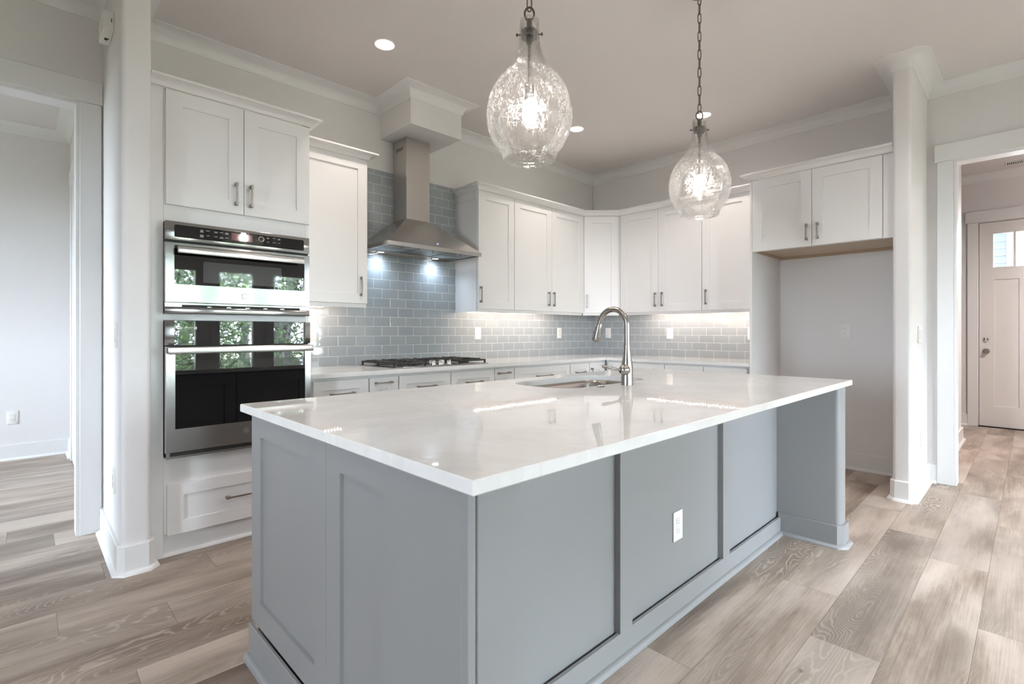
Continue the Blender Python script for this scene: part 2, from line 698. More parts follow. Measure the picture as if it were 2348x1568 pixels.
# windows behind the camera and in the side rooms
WIN = [(-5.45, -4.8), (-3.62, -2.96), (-2.69, -2.06), (-1.79, -1.12), (-0.86, -0.20)]  # leftmost opening added to brighten the island front and oven side
struct('wall_front', wall_with_holes('y', -7.62, -7.5, -9.0, 0.12, [(a, b, 0.55, 2.26) for a, b in WIN]), M['wall'])
struct('wall_left', wall_with_holes('x', -9.12, -9.0, -7.62, 0.12, [(-2.95, -2.5, 0.7, 2.3)]), M['wall'])
struct('wall_next_room_back', wall_with_holes('y', 2.71, 2.82, -9.0, -4.66, []), M['wall'])
struct('wall_next_room_left', wall_with_holes('x', -9.12, -9.0, 0.12, 2.82, [(0.8, 1.7, 0.8, 2.3)]), M['wall'])
struct('wall_next_room_right', wall_with_holes('x', -4.775, -4.66, 0.12, 2.71, []), M['wall'])
struct('wall_hall_left', wall_with_holes('y', -3.28, -3.17, 0.12, 2.25, [], 3.12), M['wall'])
struct('wall_hall_front', wall_with_holes('y', -5.7, -5.58, 0.12, 3.45, [], 3.12), M['wall'])
struct('wall_hall_end', wall_with_holes('x', 3.45, 3.58, -5.7, 0.12, [(-4.27, -3.352, 0.0, 2.527), (-2.9, -2.4, 0.8, 2.3)], 3.12), M['wall'])
struct('wall_hall_back', wall_with_holes('y', 0.12, 0.24, 0.12, 3.58, [], 3.12), M['wall'])


def window(n, axis, c, a, b, z0, z1, out):
    t = bpy.data.objects.new('window_%d' % n, None)
    C.objects.link(t)
    t['kind'] = 'structure'
    mb = MB()
    f = 0.045

    def put(p, q, zz0, zz1, d0=-0.02, d1=0.10):
        if axis == 'y':
            mb.box(p, q, min(c + d0 * out, c + d1 * out), max(c + d0 * out, c + d1 * out), zz0, zz1)
        else:
            mb.box(min(c + d0 * out, c + d1 * out), max(c + d0 * out, c + d1 * out), p, q, zz0, zz1)
    put(a - 0.09, a + f, z0 - 0.09, z1 + 0.09)
    put(b - f, b + 0.09, z0 - 0.09, z1 + 0.09)
    put(a + f, b - f, z1 - f, z1 + 0.09)
    put(a + f, b - f, z0 - 0.09, z0 + f)
    zm = (z0 + z1) / 2
    put(a + f, b - f, zm - 0.02, zm + 0.02, 0.05, 0.08)
    struct('window_frame', mb, M['trim'], t)
    p = MB()
    if axis == 'y':
        p.box(a + f, b - f, c + 0.06 * out - 0.002, c + 0.06 * out + 0.002, z0 + f, z1 - f)
    else:
        p.box(c + 0.06 * out - 0.002, c + 0.06 * out + 0.002, a + f, b - f, z0 + f, z1 - f)
    struct('window_glass', p, M['pane'], t)
    ctr, wd, hg = (a + b) / 2, b - a, z1 - z0
    if axis == 'y':
        portal((ctr, c + 0.13 * out, zm), (PI / 2 if out < 0 else -PI / 2, 0, 0), wd, hg)
    else:
        portal((c + 0.13 * out, ctr, zm), (0, -PI / 2 if out < 0 else PI / 2, 0), hg, wd)


k = 1
for a, b in WIN:
    window(k, 'y', -7.5, a, b, 0.55, 2.26, -1)
    k += 1
window(k, 'x', -9.0, -2.95, -2.5, 0.7, 2.3, -1)  # unseen window added to throw daylight on the island's left end
k += 1
window(k, 'x', -9.0, 0.8, 1.7, 0.8, 2.3, -1)
window(k + 1, 'x', 3.45, -2.9, -2.4, 0.8, 2.3, 1)  # unseen window added to let more daylight into the hall

# crown moulding: cove profile
def cove(h, p, z1, n=7, lip=0.008):
    pr = [(0.0, z1 - h), (0.006, z1 - h), (0.010, z1 - h + 0.006)]
    for i in range(n + 1):
        a = 0.5 * PI * i / n
        pr.append((0.012 + (p - 0.018) * (1 - math.cos(a)), z1 - h + 0.010 + (h - 0.010 - lip) * math.sin(a)))
    pr += [(p, z1 - lip), (p, z1), (0.0, z1)]
    return pr


ch = 0.02
crown_path = [(-9.0, 0.008), (-4.768, 0.008), (-4.768, -0.77 + ch), (-4.768 + ch, -0.77), (-4.647 - ch, -0.77), (-4.647, -0.77 + ch), (-4.647, 0.008),
              (-2.942, 0.008), (-2.942, -0.46), (-2.444, -0.46), (-2.444, 0.008), (0.008, 0.008), (0.008, -3.14), (-0.73 + ch, -3.14), (-0.73, -3.14 - ch),
              (-0.73, -3.245 + ch), (-0.73 + ch, -3.245), (0.008, -3.245), (0.008, -7.5), (-9.0, -7.5)]
CP = cove(0.086, 0.106, CEIL)
struct('trim_1', MB().sweep(crown_path, CP, smooth=False), M['trim'])
struct('trim_2', MB().sweep([(-9.0, 2.71), (-4.775, 2.71), (-4.775, 0.12)], CP), M['trim'])
struct('trim_3', MB().sweep([(0.12, -3.28), (2.25, -3.28), (2.25, -2.0)], cove(0.088, 0.118, 3.12)), M['trim'])
struct('trim_4', MB().sweep([(3.45, 0.0), (3.45, -5.58)], cove(0.088, 0.118, 3.12)), M['trim'])

# baseboards with shoe
BASE = [(0.0, 0.0), (0.036, 0.0), (0.034, 0.009), (0.028, 0.017), (0.017, 0.020), (0.016, 0.138), (0.012, 0.142), (0.0, 0.142)]
struct('baseboard_left', MB().sweep([(-4.768, 0.008), (-4.768, -0.75), (-4.748, -0.77), (-4.667, -0.77), (-4.647, -0.75), (-4.647, -0.69)], BASE), M['trim'])
struct('baseboard_alcove', MB().sweep([(0.008, -2.19), (0.008, -3.14), (-0.71, -3.14), (-0.73, -3.16), (-0.73, -3.225), (-0.71, -3.245), (0.008, -3.245), (0.008, -3.306)], BASE), M['trim'])
struct('baseboard_next_room', MB().sweep([(-9.0, 2.71), (-4.775, 2.71), (-4.775, 2.36)], BASE), M['trim'])
struct('baseboard_hall', MB().sweep([(0.12, -3.28), (2.25, -3.28), (2.25, -2.0)], BASE), M['trim'])
struct('baseboard_hall_end', MB().sweep([(3.45, -1.6), (3.45, -3.247)], BASE), M['trim'])
struct('baseboard_right', MB().sweep([(0.008, -5.05), (0.008, -7.5), (-9.0, -7.5)], BASE), M['trim'])
struct('baseboard_far_left', MB().sweep([(-9.0, 0.008), (-6.5, 0.008)], BASE), M['trim'])

# cased openings: jamb lining, legs and wider head
mb = MB()
mb.box(-4.873, -4.774, -0.016, 0.008, 0, 2.502, 0.003)
mb.box(-6.499, -6.40, -0.016, 0.008, 0, 2.502, 0.003)
mb.box(-6.52, -4.769, -0.022, 0.008, 2.502, 2.632, 0.003)
struct('trim_5', mb, M['trim'])
mb = MB()
mb.box(-4.889, -4.873, 0.0, 0.128, 0, 2.5)
mb.box(-6.40, -6.384, 0.0, 0.128, 0, 2.5)
mb.box(-6.384, -4.889, 0.0, 0.128, 2.486, 2.502)
mb.box(-4.873, -4.779, 0.12, 0.138, 0, 2.502, 0.003)
mb.box(-6.52, -4.779, 0.12, 0.142, 2.502, 2.632, 0.003)
struct('trim_6', mb, M['trim'])
mb = MB()
mb.box(-0.016, 0.008, -3.404, -3.306, 0, 2.487, 0.003)
mb.box(-0.016, 0.008, -5.05, -4.95, 0, 2.487, 0.003)
mb.box(-0.022, 0.008, -5.07, -3.291, 2.487, 2.62, 0.003)
struct('trim_7', mb, M['trim'])
mb = MB()
mb.box(0.0, 0.128, -3.421, -3.405, 0, 2.487)
mb.box(0.0, 0.128, -4.95, -4.934, 0, 2.487)
mb.box(0.0, 0.128, -4.934, -3.421, 2.471, 2.487)
mb.box(0.12, 0.138, -3.404, -3.306, 0, 2.487, 0.003)
mb.box(0.12, 0.142, -5.07, -3.291, 2.487, 2.62, 0.003)
struct('trim_8', mb, M['trim'])
# door casing on the next room's right wall
mb = MB()
mb.box(-4.795, -4.775, 2.255, 2.36, 0, 2.51, 0.003)
mb.box(-4.795, -4.775, 1.25, 1.355, 0, 2.51, 0.003)
mb.box(-4.80, -4.775, 1.23, 2.38, 2.51, 2.64, 0.003)
struct('trim_9', mb, M['trim'])
struct('door_2', MB().box(-4.786, -4.775, 1.355, 2.255, 0.01, 2.51), M['trim'])
# front door casing
mb = MB()
mb.box(3.43, 3.45, -3.348, -3.247, 0, 2.532, 0.003)
mb.box(3.43, 3.45, -4.375, -4.274, 0, 2.532, 0.003)
mb.box(3.424, 3.45, -4.40, -3.226, 2.532, 2.676, 0.003)
struct('trim_10', mb, M['trim'])

# front door with three lites over three flat panels
dr = bpy.data.objects.new('door_1', None)
C.objects.link(dr)
dr['kind'] = 'structure'
dr.location = (3.452, -3.358, 0.006)
dr.rotation_euler = (0, 0, -PI / 2)
DW, DH = 0.908, 2.515
mb = MB()
xs = [0.0, 0.128, 0.304, 0.329, 0.505, 0.530, 0.706, 0.735, DW]
ls = [(0.128, 0.304), (0.366, 0.542), (0.604, 0.780)]
ls = [(0.130, 0.302), (0.328, 0.580), (0.606, 0.778)]
ls = [(0.128, 0.302), (0.326, 0.582), (0.606, 0.780)]
zl0, zl1 = 1.96, 2.372
mb.box(0, 0.128, 0, 0.045, 0, DH)
mb.box(0.780, DW, 0, 0.045, 0, DH)
mb.box(0.128, 0.780, 0, 0.045, zl1, DH)
mb.box(0.128, 0.780, 0, 0.045, 1.81, zl0)
mb.box(0.128, 0.780, 0, 0.045, 0, 0.256)
mb.box(0.302, 0.326, 0, 0.045, zl0, zl1)
mb.box(0.582, 0.606, 0, 0.045, zl0, zl1)
mb.box(0.128, 0.780, 0.011, 0.034, 0.256, 1.81)
mb.box(0.352, 0.446, 0, 0.045, 0.256, 1.81)
mb.box(0.128, 0.134, 0.0, 0.045, 0.256, 1.81)
struct('door_slab', mb, M['door'], dr)
mb = MB()
for a, b in ls:
    mb.box(a, b, 0.02, 0.026, zl0, zl1)
struct('door_glass', mb, M['pane'], dr)
mb = MB()
mb.lathe([(0.0, -0.056), (0.018, -0.055), (0.026, -0.045), (0.027, -0.036), (0.018, -0.026), (0.012, -0.022), (0.012, -0.008), (0.032, -0.006), (0.033, 0.0)], (0.062, 0, 0.93), 24, 'y')
struct('door_knob', mb, M['nickel'], dr)
mb = MB()
mb.lathe([(0.0, -0.020), (0.022, -0.018), (0.028, -0.010), (0.029, 0.0)], (0.062, 0, 1.076), 24, 'y')
mb.box(0.057, 0.067, -0.030, -0.016, 1.058, 1.094, 0.002)
struct('door_deadbolt', mb, M['chrome'], dr)
mb = MB()
mb.box(-0.012, 0.016, 0.047, 0.075, 0.0, DH + 0.012)
mb.box(DW - 0.016, DW + 0.012, 0.047, 0.075, 0.0, DH + 0.012)
mb.box(0.016, DW - 0.016, 0.047, 0.075, DH - 0.016, DH + 0.012)
struct('door_gap_shade', mb, M['dark'], dr)  # strips added to block light at the door gap, coloured as its shade
struct('door_sill', MB().box(-0.01, DW + 0.01, -0.03, 0.10, -0.006, 0.008), M['dark'], dr)

# tiled splash: low run with a tall field behind the hood, then the right wall
mb = MB()
mb.box(-3.86, -3.245, 0.0, 0.008, 0.90, 1.40)
mb.box(-3.245, -2.145, 0.0, 0.008, 0.90, 2.531)
mb.box(-2.145, 0.008, 0.0, 0.008, 0.90, 1.40)
struct('wall_back_tiles', mb, M['tile_x'])
struct('wall_right_tiles', MB().box(0.0, 0.008, -2.152, 0.0, 0.90, 1.40), M['tile_y'])

# ------------------------------------------------------------------ cabinets
def handle(length, vertical=True, depth=0.03):
    """local: centred on X/Z origin, stands off the face at Y=0 towards -Y"""
    mb = MB()
    h = length / 2
    b = 0.0045
    if vertical:
        mb.box(-b, b, -depth, -depth + 0.008, -h, h, 0.0012)
        for s in (-1, 1):
            mb.box(-0.0065, 0.0065, -depth - 0.001, 0.0, s * h - (0.020 if s > 0 else 0.0), s * h + (0.0 if s > 0 else 0.020), 0.0015)
    else:
        mb.box(-h, h, -depth, -depth + 0.008, -b, b, 0.0012)
        for s in (-1, 1):
            mb.box(s * h - (0.022 if s > 0 else 0.0), s * h + (0.0 if s > 0 else 0.022), -depth - 0.001, 0.0, -0.0065, 0.0065, 0.0015)
    return mb


def add_door(root, x0, x1, z0, z1, hx=None, hz=None, vertical=True, hl=0.146, name='door', rails=(0.076,) * 4):
    d = obj(name, MB().shaker(x1 - x0, z1 - z0, rails=rails), M['cab'], root, (x0, 0, z0))
    if hx is not None:
        obj('handle', handle(hl, vertical), M['nickel'], d, (hx - x0, 0, hz - z0))
    return d


GW = 'white wall cabinets'
# tall oven cabinet; local X from its left edge, front of doors at Y=0
oc = thing('oven_cabinet', 'tall white cabinet holding the microwave and the wall oven, with two doors on top', 'cabinet', (-4.645, -0.70, 0.0))
ow = 0.82


def bodybox(mb, x0, x1, y0, y1, z0, z1):
    mb.box(x0, x1, y0, y1, z0, z1, 0.0015)


mb = MB()
# carcass with open bays for the two appliances
bodybox(mb, 0.0, 0.062, 0.02, 0.70, 0.0, 2.447)
bodybox(mb, 0.798, ow, 0.02, 0.70, 0.0, 2.447)
bodybox(mb, 0.062, 0.798, 0.02, 0.70, 1.748, 2.447)
bodybox(mb, 0.062, 0.798, 0.02, 0.70, 1.236, 1.272)
bodybox(mb, 0.062, 0.798, 0.02, 0.70, 0.118, 0.519)
bodybox(mb, 0.062, 0.798, 0.66, 0.70, 0.519, 1.748)
obj('body', mb, M['cab'], oc)
add_door(oc, 0.069, 0.4405, 1.840, 2.440, 0.4405 - 0.041, 1.949, hl=0.128)
add_door(oc, 0.4435, 0.815, 1.840, 2.440, 0.4435 + 0.034, 1.949, hl=0.128)
add_door(oc, 0.074, 0.808, 0.113, 0.379, 0.440, 0.256, False, 0.19, 'drawer', (0.074, 0.074, 0.064, 0.068))
obj('toe_kick', MB().box(0.0, ow, 0.035, 0.055, 0.0, 0.119), M['cab'], oc)
obj('shoe_moulding', MB().sweep([(0.0, 0.035), (ow, 0.035)], [(0, 0), (0.016, 0), (0.014, 0.008), (0.009, 0.014), (0.0, 0.016)]), M['cab'], oc)
obj('crown', MB().sweep([(0.0, 0.0), (ow, 0.0), (ow, 0.70)], cove(0.046, 0.056, 2.490, lip=0.012)), M['cab'], oc)

# combination microwave: local X from left edge, front at Y=0
mw = thing('microwave_oven', 'stainless built-in microwave with black control strip, above the wall oven', 'microwave', (-4.586, -0.732, 1.272))
MWW = 0.742
mb = MB()
mb.box(0.004, MWW - 0.004, 0.012, 0.60, 0.0, 0.476)
obj('body', mb, M['dark'], mw)
cp = obj('control_panel', MB().box(0.0, MWW, -0.002, 0.012, 0.379, 0.477, 0.003, 2), M['steel_shiny'], mw)


def rrect(mb, x0, x1, z0, z1, y, d, r=0.008, seg=5):
    """rounded slab facing -Y from y to y+d"""
    pts = []
    for cx, cz, a0 in ((x1 - r, z1 - r, 0), (x0 + r, z1 - r, 0.5 * PI), (x0 + r, z0 + r, PI), (x1 - r, z0 + r, 1.5 * PI)):
        for i in range(seg + 1):
            a = a0 + 0.5 * PI * i / seg
            pts.append((cx + r * math.cos(a), cz + r * math.sin(a)))
    mb.rings([[(p[0], y + d, p[1]) for p in pts], [(p[0], y, p[1]) for p in pts]], True, False, True, True)
    return mb


obj('control_glass', rrect(MB(), 0.041, 0.708, 0.396, 0.460, -0.0035, 0.004), M['black_glass'], cp)
obj('display', MB().box(0.308, 0.416, -0.0045, -0.0036, 0.411, 0.452), M['display'], cp)
mb = MB()
mb.lathe([(0.0105, -0.016), (0.0130, -0.018), (0.0165, -0.016), (0.0175, -0.004)], (0.460, 0, 0.434), 28, 'y')
obj('dial_ring', mb, M['chrome'], cp)
mb = MB()
mb.lathe([(0.0, -0.0155), (0.0108, -0.0155)], (0.460, 0, 0.434), 28, 'y')
obj('dial', mb, M['black_glass'], cp)
rl = random.Random(5)
for cx, n in ((0.165, 2), (0.194, 2), (0.232, 2), (0.259, 2), (0.285, 2), (0.500, 2), (0.535, 2), (0.562, 2)):
    for kk in range(n):
        mb = MB()
        zc = 0.446 - 0.026 * kk if cx < 0.3 else 0.449 - 0.025 * kk
        for ln in range(rl.choice((1, 2, 3)) if cx < 0.3 else rl.choice((1, 2))):
            ww = rl.uniform(0.006, 0.010)
            mb.box(cx - ww, cx + ww, -0.0042, -0.0036, zc - 0.005 * ln - 0.001, zc - 0.005 * ln + 0.001)
        obj('button_label', mb, M['ink'], cp)
# drop door: frame around a glass pane
mb = MB()
mb.shaker(MWW, 0.311, 0.03, (0.041, 0.031, 0.014, 0.094), 0.004)
md = obj('door', mb, M['steel_shiny'], mw, (0.0, -0.004, 0.057))
obj('door_glass', rrect(MB(), 0.0405, 0.7115, 0.0935, 0.2975, 0.0015, 0.003, 0.012), M['black_glass'], md)
obj('screened_window', rrect(MB(), 0.171, 0.577, 0.110, 0.222, 0.0005, 0.0008, 0.008), M['mesh_glass'], md)
mb = MB()
mb.box(0.046, 0.690, -0.056, -0.042, 0.251, 0.287, 0.004, 2)
mb.box(0.062, 0.084, -0.044, 0.0025, 0.258, 0.280)
mb.box(0.652, 0.674, -0.044, 0.0025, 0.258, 0.280)
obj('handle', mb, M['steel'], md)


def emblem(root, x, z, y, r):
    mb = MB()
    mb.lathe([(0.0, -0.0022), (r * 0.84, -0.0022), (r * 0.88, -0.0034), (r, -0.0028), (r, 0.0)], (x, y, z), 30, 'y')
    e = obj('emblem', mb, M['steel'], root)
    mb = MB()
    for kk in range(4):
        a = kk * PI / 2 + 0.5
        pts = []
        for i in range(9):
            b = a + i * 0.28
            rr = r * (0.66 - 0.05 * i)
            pts.append((x + rr * math.cos(b), y - 0.0026, z + rr * math.sin(b)))
        mb.tube(pts, r * 0.035, 6)
    obj('emblem_scroll', mb, M['chrome'], root)
    return e


emblem(md, 0.376, 0.045, 0.0, 0.0165)
obj('vent_strip', MB().box(0.075, MWW - 0.06, -0.001, 0.012, 0.036, 0.046), M['dark'], mw)
mb = MB()
for kk in range(5):
    xx = 0.19 + kk * 0.095
    mb.box(xx, xx + 0.022, -0.004, 0.010, 0.034, 0.039)
mb.box(0.0, 0.074, -0.002, 0.012, 0.034, 0.055)
mb.box(MWW - 0.058, MWW, -0.002, 0.012, 0.034, 0.055)
mb.box(0.074, MWW - 0.058, -0.001, 0.012, 0.046, 0.055)
obj('vent_tabs', mb, M['steel_shiny'], mw)
obj('base_trim', MB().box(-0.001, MWW + 0.001, -0.004, 0.012, 0.0, 0.034, 0.003, 2), M['steel_shiny'], mw)

# wall oven
ov = thing('wall_oven', 'large stainless wall oven with wide black glass door, below the microwave', 'oven', (-4.586, -0.732, 0.519))
OW = 0.748
obj('body', MB().box(0.008, OW - 0.008, 0.012, 0.60, 0.004, 0.712), M['dark'], ov)
cp = obj('control_panel', MB().box(0.0, OW, -0.002, 0.012, 0.586, 0.715, 0.003, 2), M['steel_shiny'], ov)
obj('control_glass', MB().box(0.041, OW - 0.032, -0.004, 0.0, 0.587, 0.7145), M['black_glass'], cp)
mb = MB()
mb.prism([(0.060, 0.678), (0.068, 0.686), (0.076, 0.678), (0.076, 0.669), (0.060, 0.669)], 0, 0.0008)
bmesh.ops.transform(mb.bm, matrix=Matrix(((1, 0, 0, 0), (0, 0, -1, -0.004), (0, 1, 0, 0), (0, 0, 0, 1))), verts=mb.bm.verts[:])
mb.box(0.081, 0.122, -0.0048, -0.004, 0.676, 0.680)
mb.box(0.078, 0.126, -0.0048, -0.004, 0.670, 0.6715)
mb.box(0.128, 0.142, -0.0048, -0.004, 0.669, 0.684)
obj('panel_sticker', mb, M['ink'], cp)
mb = MB()
mb.shaker(OW, 0.549, 0.03, (0.042, 0.036, 0.010, 0.121), 0.004)
od = obj('door', mb, M['steel'], ov, (0.003, -0.004, 0.031))
obj('door_glass', MB().box(0.0415, OW - 0.0355, 0.0015, 0.004, 0.1205, 0.5395), M['black_glass'], od)
mb = MB()
mb.box(0.0, OW - 0.008, -0.064, -0.046, 0.511, 0.549, 0.006, 3)
mb.box(0.012, 0.040, -0.048, 0.0025, 0.518, 0.542)
mb.box(OW - 0.048, OW - 0.020, -0.048, 0.0025, 0.518, 0.542)
obj('handle', mb, M['steel'], od)
emblem(od, 0.382, 0.070, 0.0, 0.0165)
obj('vent_gap', MB().box(0.022, OW - 0.022, 0.0, 0.012, 0.012, 0.031), M['dark'], ov)
mb = MB()
mb.box(0.008, OW, -0.002, 0.012, 0.0, 0.012)
mb.box(0.008, 0.022, -0.002, 0.012, 0.012, 0.031)
mb.box(OW - 0.014, OW, -0.002, 0.012, 0.012, 0.031)
obj('base_trim', mb, M['steel'], ov)

# wall cabinets; local X from the left, door fronts at Y=0
UZ0, UZ1 = 1.385, 2.458
UF = -0.335


def wall_cab(label, loc, rotz, w, depth, doors, rail=(0, None), cat='cabinet', body_x=(0, None)):
    t = thing('wall_cabinet', label, cat, loc, rotz, GW)
    mb = MB()
    bodybox(mb, body_x[0], body_x[1] or w, 0.021, depth, UZ0, UZ1 + 0.004)
    obj('body', mb, M['cab'], t)
    for (a, b, hx) in doors:
        add_door(t, a, b, UZ0 + 0.002, UZ1 + 0.005, hx, 1.514)
    obj('light_rail', MB().box(rail[0], rail[1] or w, 0.021, 0.039, UZ0 - 0.027, UZ0), M['cab'], t)
    return t


cabL = wall_cab('tall white single-door cabinet between the oven tower and the range hood', (-3.823, UF, 0), 0, 0.583, 0.335,
                [(0.030, 0.580, 0.530)])
obj('crown', MB().sweep([(0.0, 0.0), (0.583, 0.0), (0.583, 0.335)], cove(0.050, 0.060, 2.514, lip=0.012)), M['cab'], cabL)

CR = cove(0.050, 0.060, 2.516, lip=0.012)
cpath = [(-2.149, 0.0), (-2.149, UF), (-1.690, UF), (-0.618, UF), (UF, -0.618), (UF, -1.568), (UF, -2.152)]


def world_part(name, mb, m, root):
    """part given in room coordinates"""
    o = obj(name, mb, m, root)
    o.matrix_parent_inverse = (Matrix.Translation(root.location) @ Matrix.Rotation(root.rotation_euler.z, 4, 'Z')).inverted()
    return o


c1 = wall_cab('narrow white one-door wall cabinet at the right edge of the range hood', (-2.149, UF, 0), 0, 0.459, 0.335, [(0.003, 0.456, 0.022)])
world_part('crown', MB().sweep(cpath, CR, [0, 1]), M['cab'], c1)
mb = MB()
mb.box(-2.1515, -2.149, -0.312, -0.002, UZ0 - 0.027, 2.38)
mb.box(-2.1535, -2.149, -0.312, -0.290, UZ0 - 0.027, 2.385)
mb.box(-2.1535, -2.149, -0.312, -0.002, 2.385, 2.462)
world_part('side_panel', mb, M['cab'], c1)
c2 = wall_cab('wide white two-door wall cabinet left of the corner cabinet', (-1.690, UF, 0), 0, 1.072, 0.335,
              [(0.003, 0.543, 0.488), (0.5455, 1.069, 0.566)])
world_part('crown', MB().sweep(cpath, CR, [2]), M['cab'], c2)
dg = math.hypot(-0.618 - UF, UF + 0.618)
c3 = thing('wall_cabinet', 'white diagonal corner wall cabinet with one door, in the room corner', 'cabinet', (-0.618, UF, 0), -PI / 4, GW)
mb = MB().prism([(-0.618, UF + 0.021), (UF + 0.021, -0.618), (0.0, -0.618), (0.0, 0.0), (-0.618, 0.0)], UZ0, UZ1 + 0.004)
world_part('body', mb, M['cab'], c3)
add_door(c3, 0.012, dg - 0.012, UZ0 + 0.002, UZ1 + 0.005, 0.045, 1.514)
obj('light_rail', MB().box(0.0, dg, 0.021, 0.039, UZ0 - 0.027, UZ0), M['cab'], c3)
world_part('crown', MB().sweep(cpath, CR, [3]), M['cab'], c3)
c4 = wall_cab('white two-door wall cabinet right of the corner cabinet, behind the far pendant', (UF, -0.618, 0), -PI / 2, 0.950, 0.335,
              [(0.018, 0.4745, 0.448), (0.4775, 0.947, 0.527)])
world_part('crown', MB().sweep(cpath, CR, [4]), M['cab'], c4)
c5 = wall_cab('white one-door wall cabinet tucked against the refrigerator alcove panel', (UF, -1.568, 0), -PI / 2, 0.584, 0.335,
              [(0.003, 0.462, 0.045)])
world_part('crown', MB().sweep(cpath, CR, [5]), M['cab'], c5)

# cabinet over the refrigerator alcove
fx = -0.68
fc = thing('refrigerator_cabinet', 'white two-door cabinet bridging the empty refrigerator alcove', 'cabinet', (fx, -2.152, 0), -PI / 2)
mb = MB()
bodybox(mb, 0.020, 0.985, 0.021, 0.686, 1.876, 2.449)
bodybox(mb, 0.020, 0.985, 0.021, 0.040, 1.848, 1.876)
obj('body', mb, M['cab'], fc)
obj('end_panel', MB().box(0.0, 0.020, 0.0, 0.688, 0.0, 2.449, 0.001), M['cab'], fc)
add_door(fc, 0.0215, 0.4675, 1.849, 2.447, 0.4675 - 0.033, 1.959, hl=0.126)
add_door(fc, 0.4705, 0.921, 1.849, 2.447, 0.4705 + 0.040, 1.959, hl=0.126)
obj('filler', MB().box(0.924, 0.985, 0.012, 0.021, 1.848, 2.449), M['cab'], fc)
obj('bottom_panel', MB().box(0.021, 0.985, 0.041, 0.686, 1.869, 1.8755), M['rawply'], fc)
mb = MB()
mb.box(0.021, 0.985, 0.664, 0.687, 1.846, 1.869)
mb.box(0.021, 0.040, 0.041, 0.664, 1.850, 1.869)
obj('mounting_rail', mb, M['rawwood'], fc)
obj('crown', MB().sweep([(0.0, 0.335), (0.0, 0.0), (0.985, 0.0)], cove(0.050, 0.060, 2.502, lip=0.012)), M['cab'], fc)

# base cabinets
BF = -0.657
GB = 'white base cabinets'


def base_cab(label, loc, rotz, w, depth, fronts, x0=0.0):
    t = thing('base_cabinet', label, 'cabinet', loc, rotz, GB)
    mb = MB()
    bodybox(mb, x0, w, 0.021, depth, 0.10, 0.875)
    mb.box(x0, w, 0.075, 0.09, 0.0, 0.10)
    obj('body', mb, M['cab'], t)
    for (kind, a, b, z0, z1, hx, hz, vert, hl) in fronts:
        add_door(t, a, b, z0, z1, hx, hz, vert, hl, kind, (0.06, 0.06, 0.06, 0.06) if kind == 'drawer' else (0.076,) * 4)
    return t


TZ = 0.857


def dr_(a, b, hl):
    return ('drawer', a, b, 0.686, TZ, (a + b) / 2, 0.770, False, hl)


D2 = lambda a, b: [('door', a, (a + b) / 2 - 0.0015, 0.105, 0.682, (a + b) / 2 - 0.04, 0.56, True, 0.146), ('door', (a + b) / 2 + 0.0015, b, 0.105, 0.682, (a + b) / 2 + 0.04, 0.56, True, 0.146)]
D1 = lambda a, b: [('door', a, b, 0.105, 0.682, a + 0.04, 0.56, True, 0.146)]
base_cab('white base cabinet with a drawer, right beside the oven tower', (-3.823, BF, 0), 0, 0.422, 0.657, [dr_(0.036, 0.418, 0.17)] + D1(0.036, 0.418))
base_cab('slim white pull-out base cabinet left of the cooktop', (-3.401, BF, 0), 0, 0.234, 0.657, [('door', 0.005, 0.230, 0.105, TZ, 0.108, 0.821, False, 0.135)])
base_cab('wide white two-drawer base cabinet under the cooktop', (-3.167, BF, 0), 0, 0.930, 0.657, [dr_(0.004, 0.4625, 0.166), dr_(0.469, 0.924, 0.17)] + D2(0.004, 0.924))
base_cab('slim white pull-out base cabinet right of the cooktop', (-2.237, BF, 0), 0, 0.232, 0.657, [('door', 0.005, 0.226, 0.105, TZ, 0.098, 0.823, False, 0.14)])
base_cab('white base cabinet with the widest drawer, between cooktop and corner', (-2.005, BF, 0), 0, 0.767, 0.657, [dr_(0.005, 0.761, 0.214)] + D2(0.005, 0.761))
base_cab('white base cabinet with a short drawer next to the inside corner', (-1.238, BF, 0), 0, 0.312, 0.657, [dr_(0.005, 0.307, 0.152)] + D1(0.005, 0.307))
base_cab('white corner base cabinet with one upright handle', (-0.926, BF, 0), 0, 0.926, 0.657, [('door', 0.005, 0.268, 0.105, TZ, 0.024, 0.735, True, 0.14)])
base_cab('white base cabinet on the right wall next to the inside corner', (BF, BF, 0), -PI / 2, 0.688, 0.657, [('drawer', 0.03, 0.685, 0.686, TZ, None, None, False, 0.2)] + D2(0.03, 0.685))
base_cab('white base cabinet in the middle of the right wall run', (BF, -1.345, 0), -PI / 2, 0.386, 0.657, [('drawer', 0.003, 0.383, 0.686, TZ, None, None, False, 0.17)] + D1(0.003, 0.383))
base_cab('white base cabinet against the refrigerator alcove panel', (BF, -1.731, 0), -PI / 2, 0.420, 0.657, [('drawer', 0.003, 0.390, 0.686, TZ, None, None, False, 0.17)] + D1(0.003, 0.390))

# L-shaped worktop
CF = -0.685
poly = [(-3.823, 0.0), (-3.823, CF), (CF, CF), (CF, -2.151), (0.0, -2.151), (0.0, 0.0)]
mb = MB()
top = [(p[0], p[1]) for p in poly]
mb.prism(top, 0.877, 0.908)
bmesh.ops.bevel(mb.bm, geom=[e for e in mb.bm.edges if abs(e.verts[0].co.z - e.verts[1].co.z) < 1e-5], offset=0.003, segments=2, affect='EDGES')
tag(obj('worktop', mb, M['quartz']), 'white quartz L-shaped worktop running along the tiled walls', 'countertop')

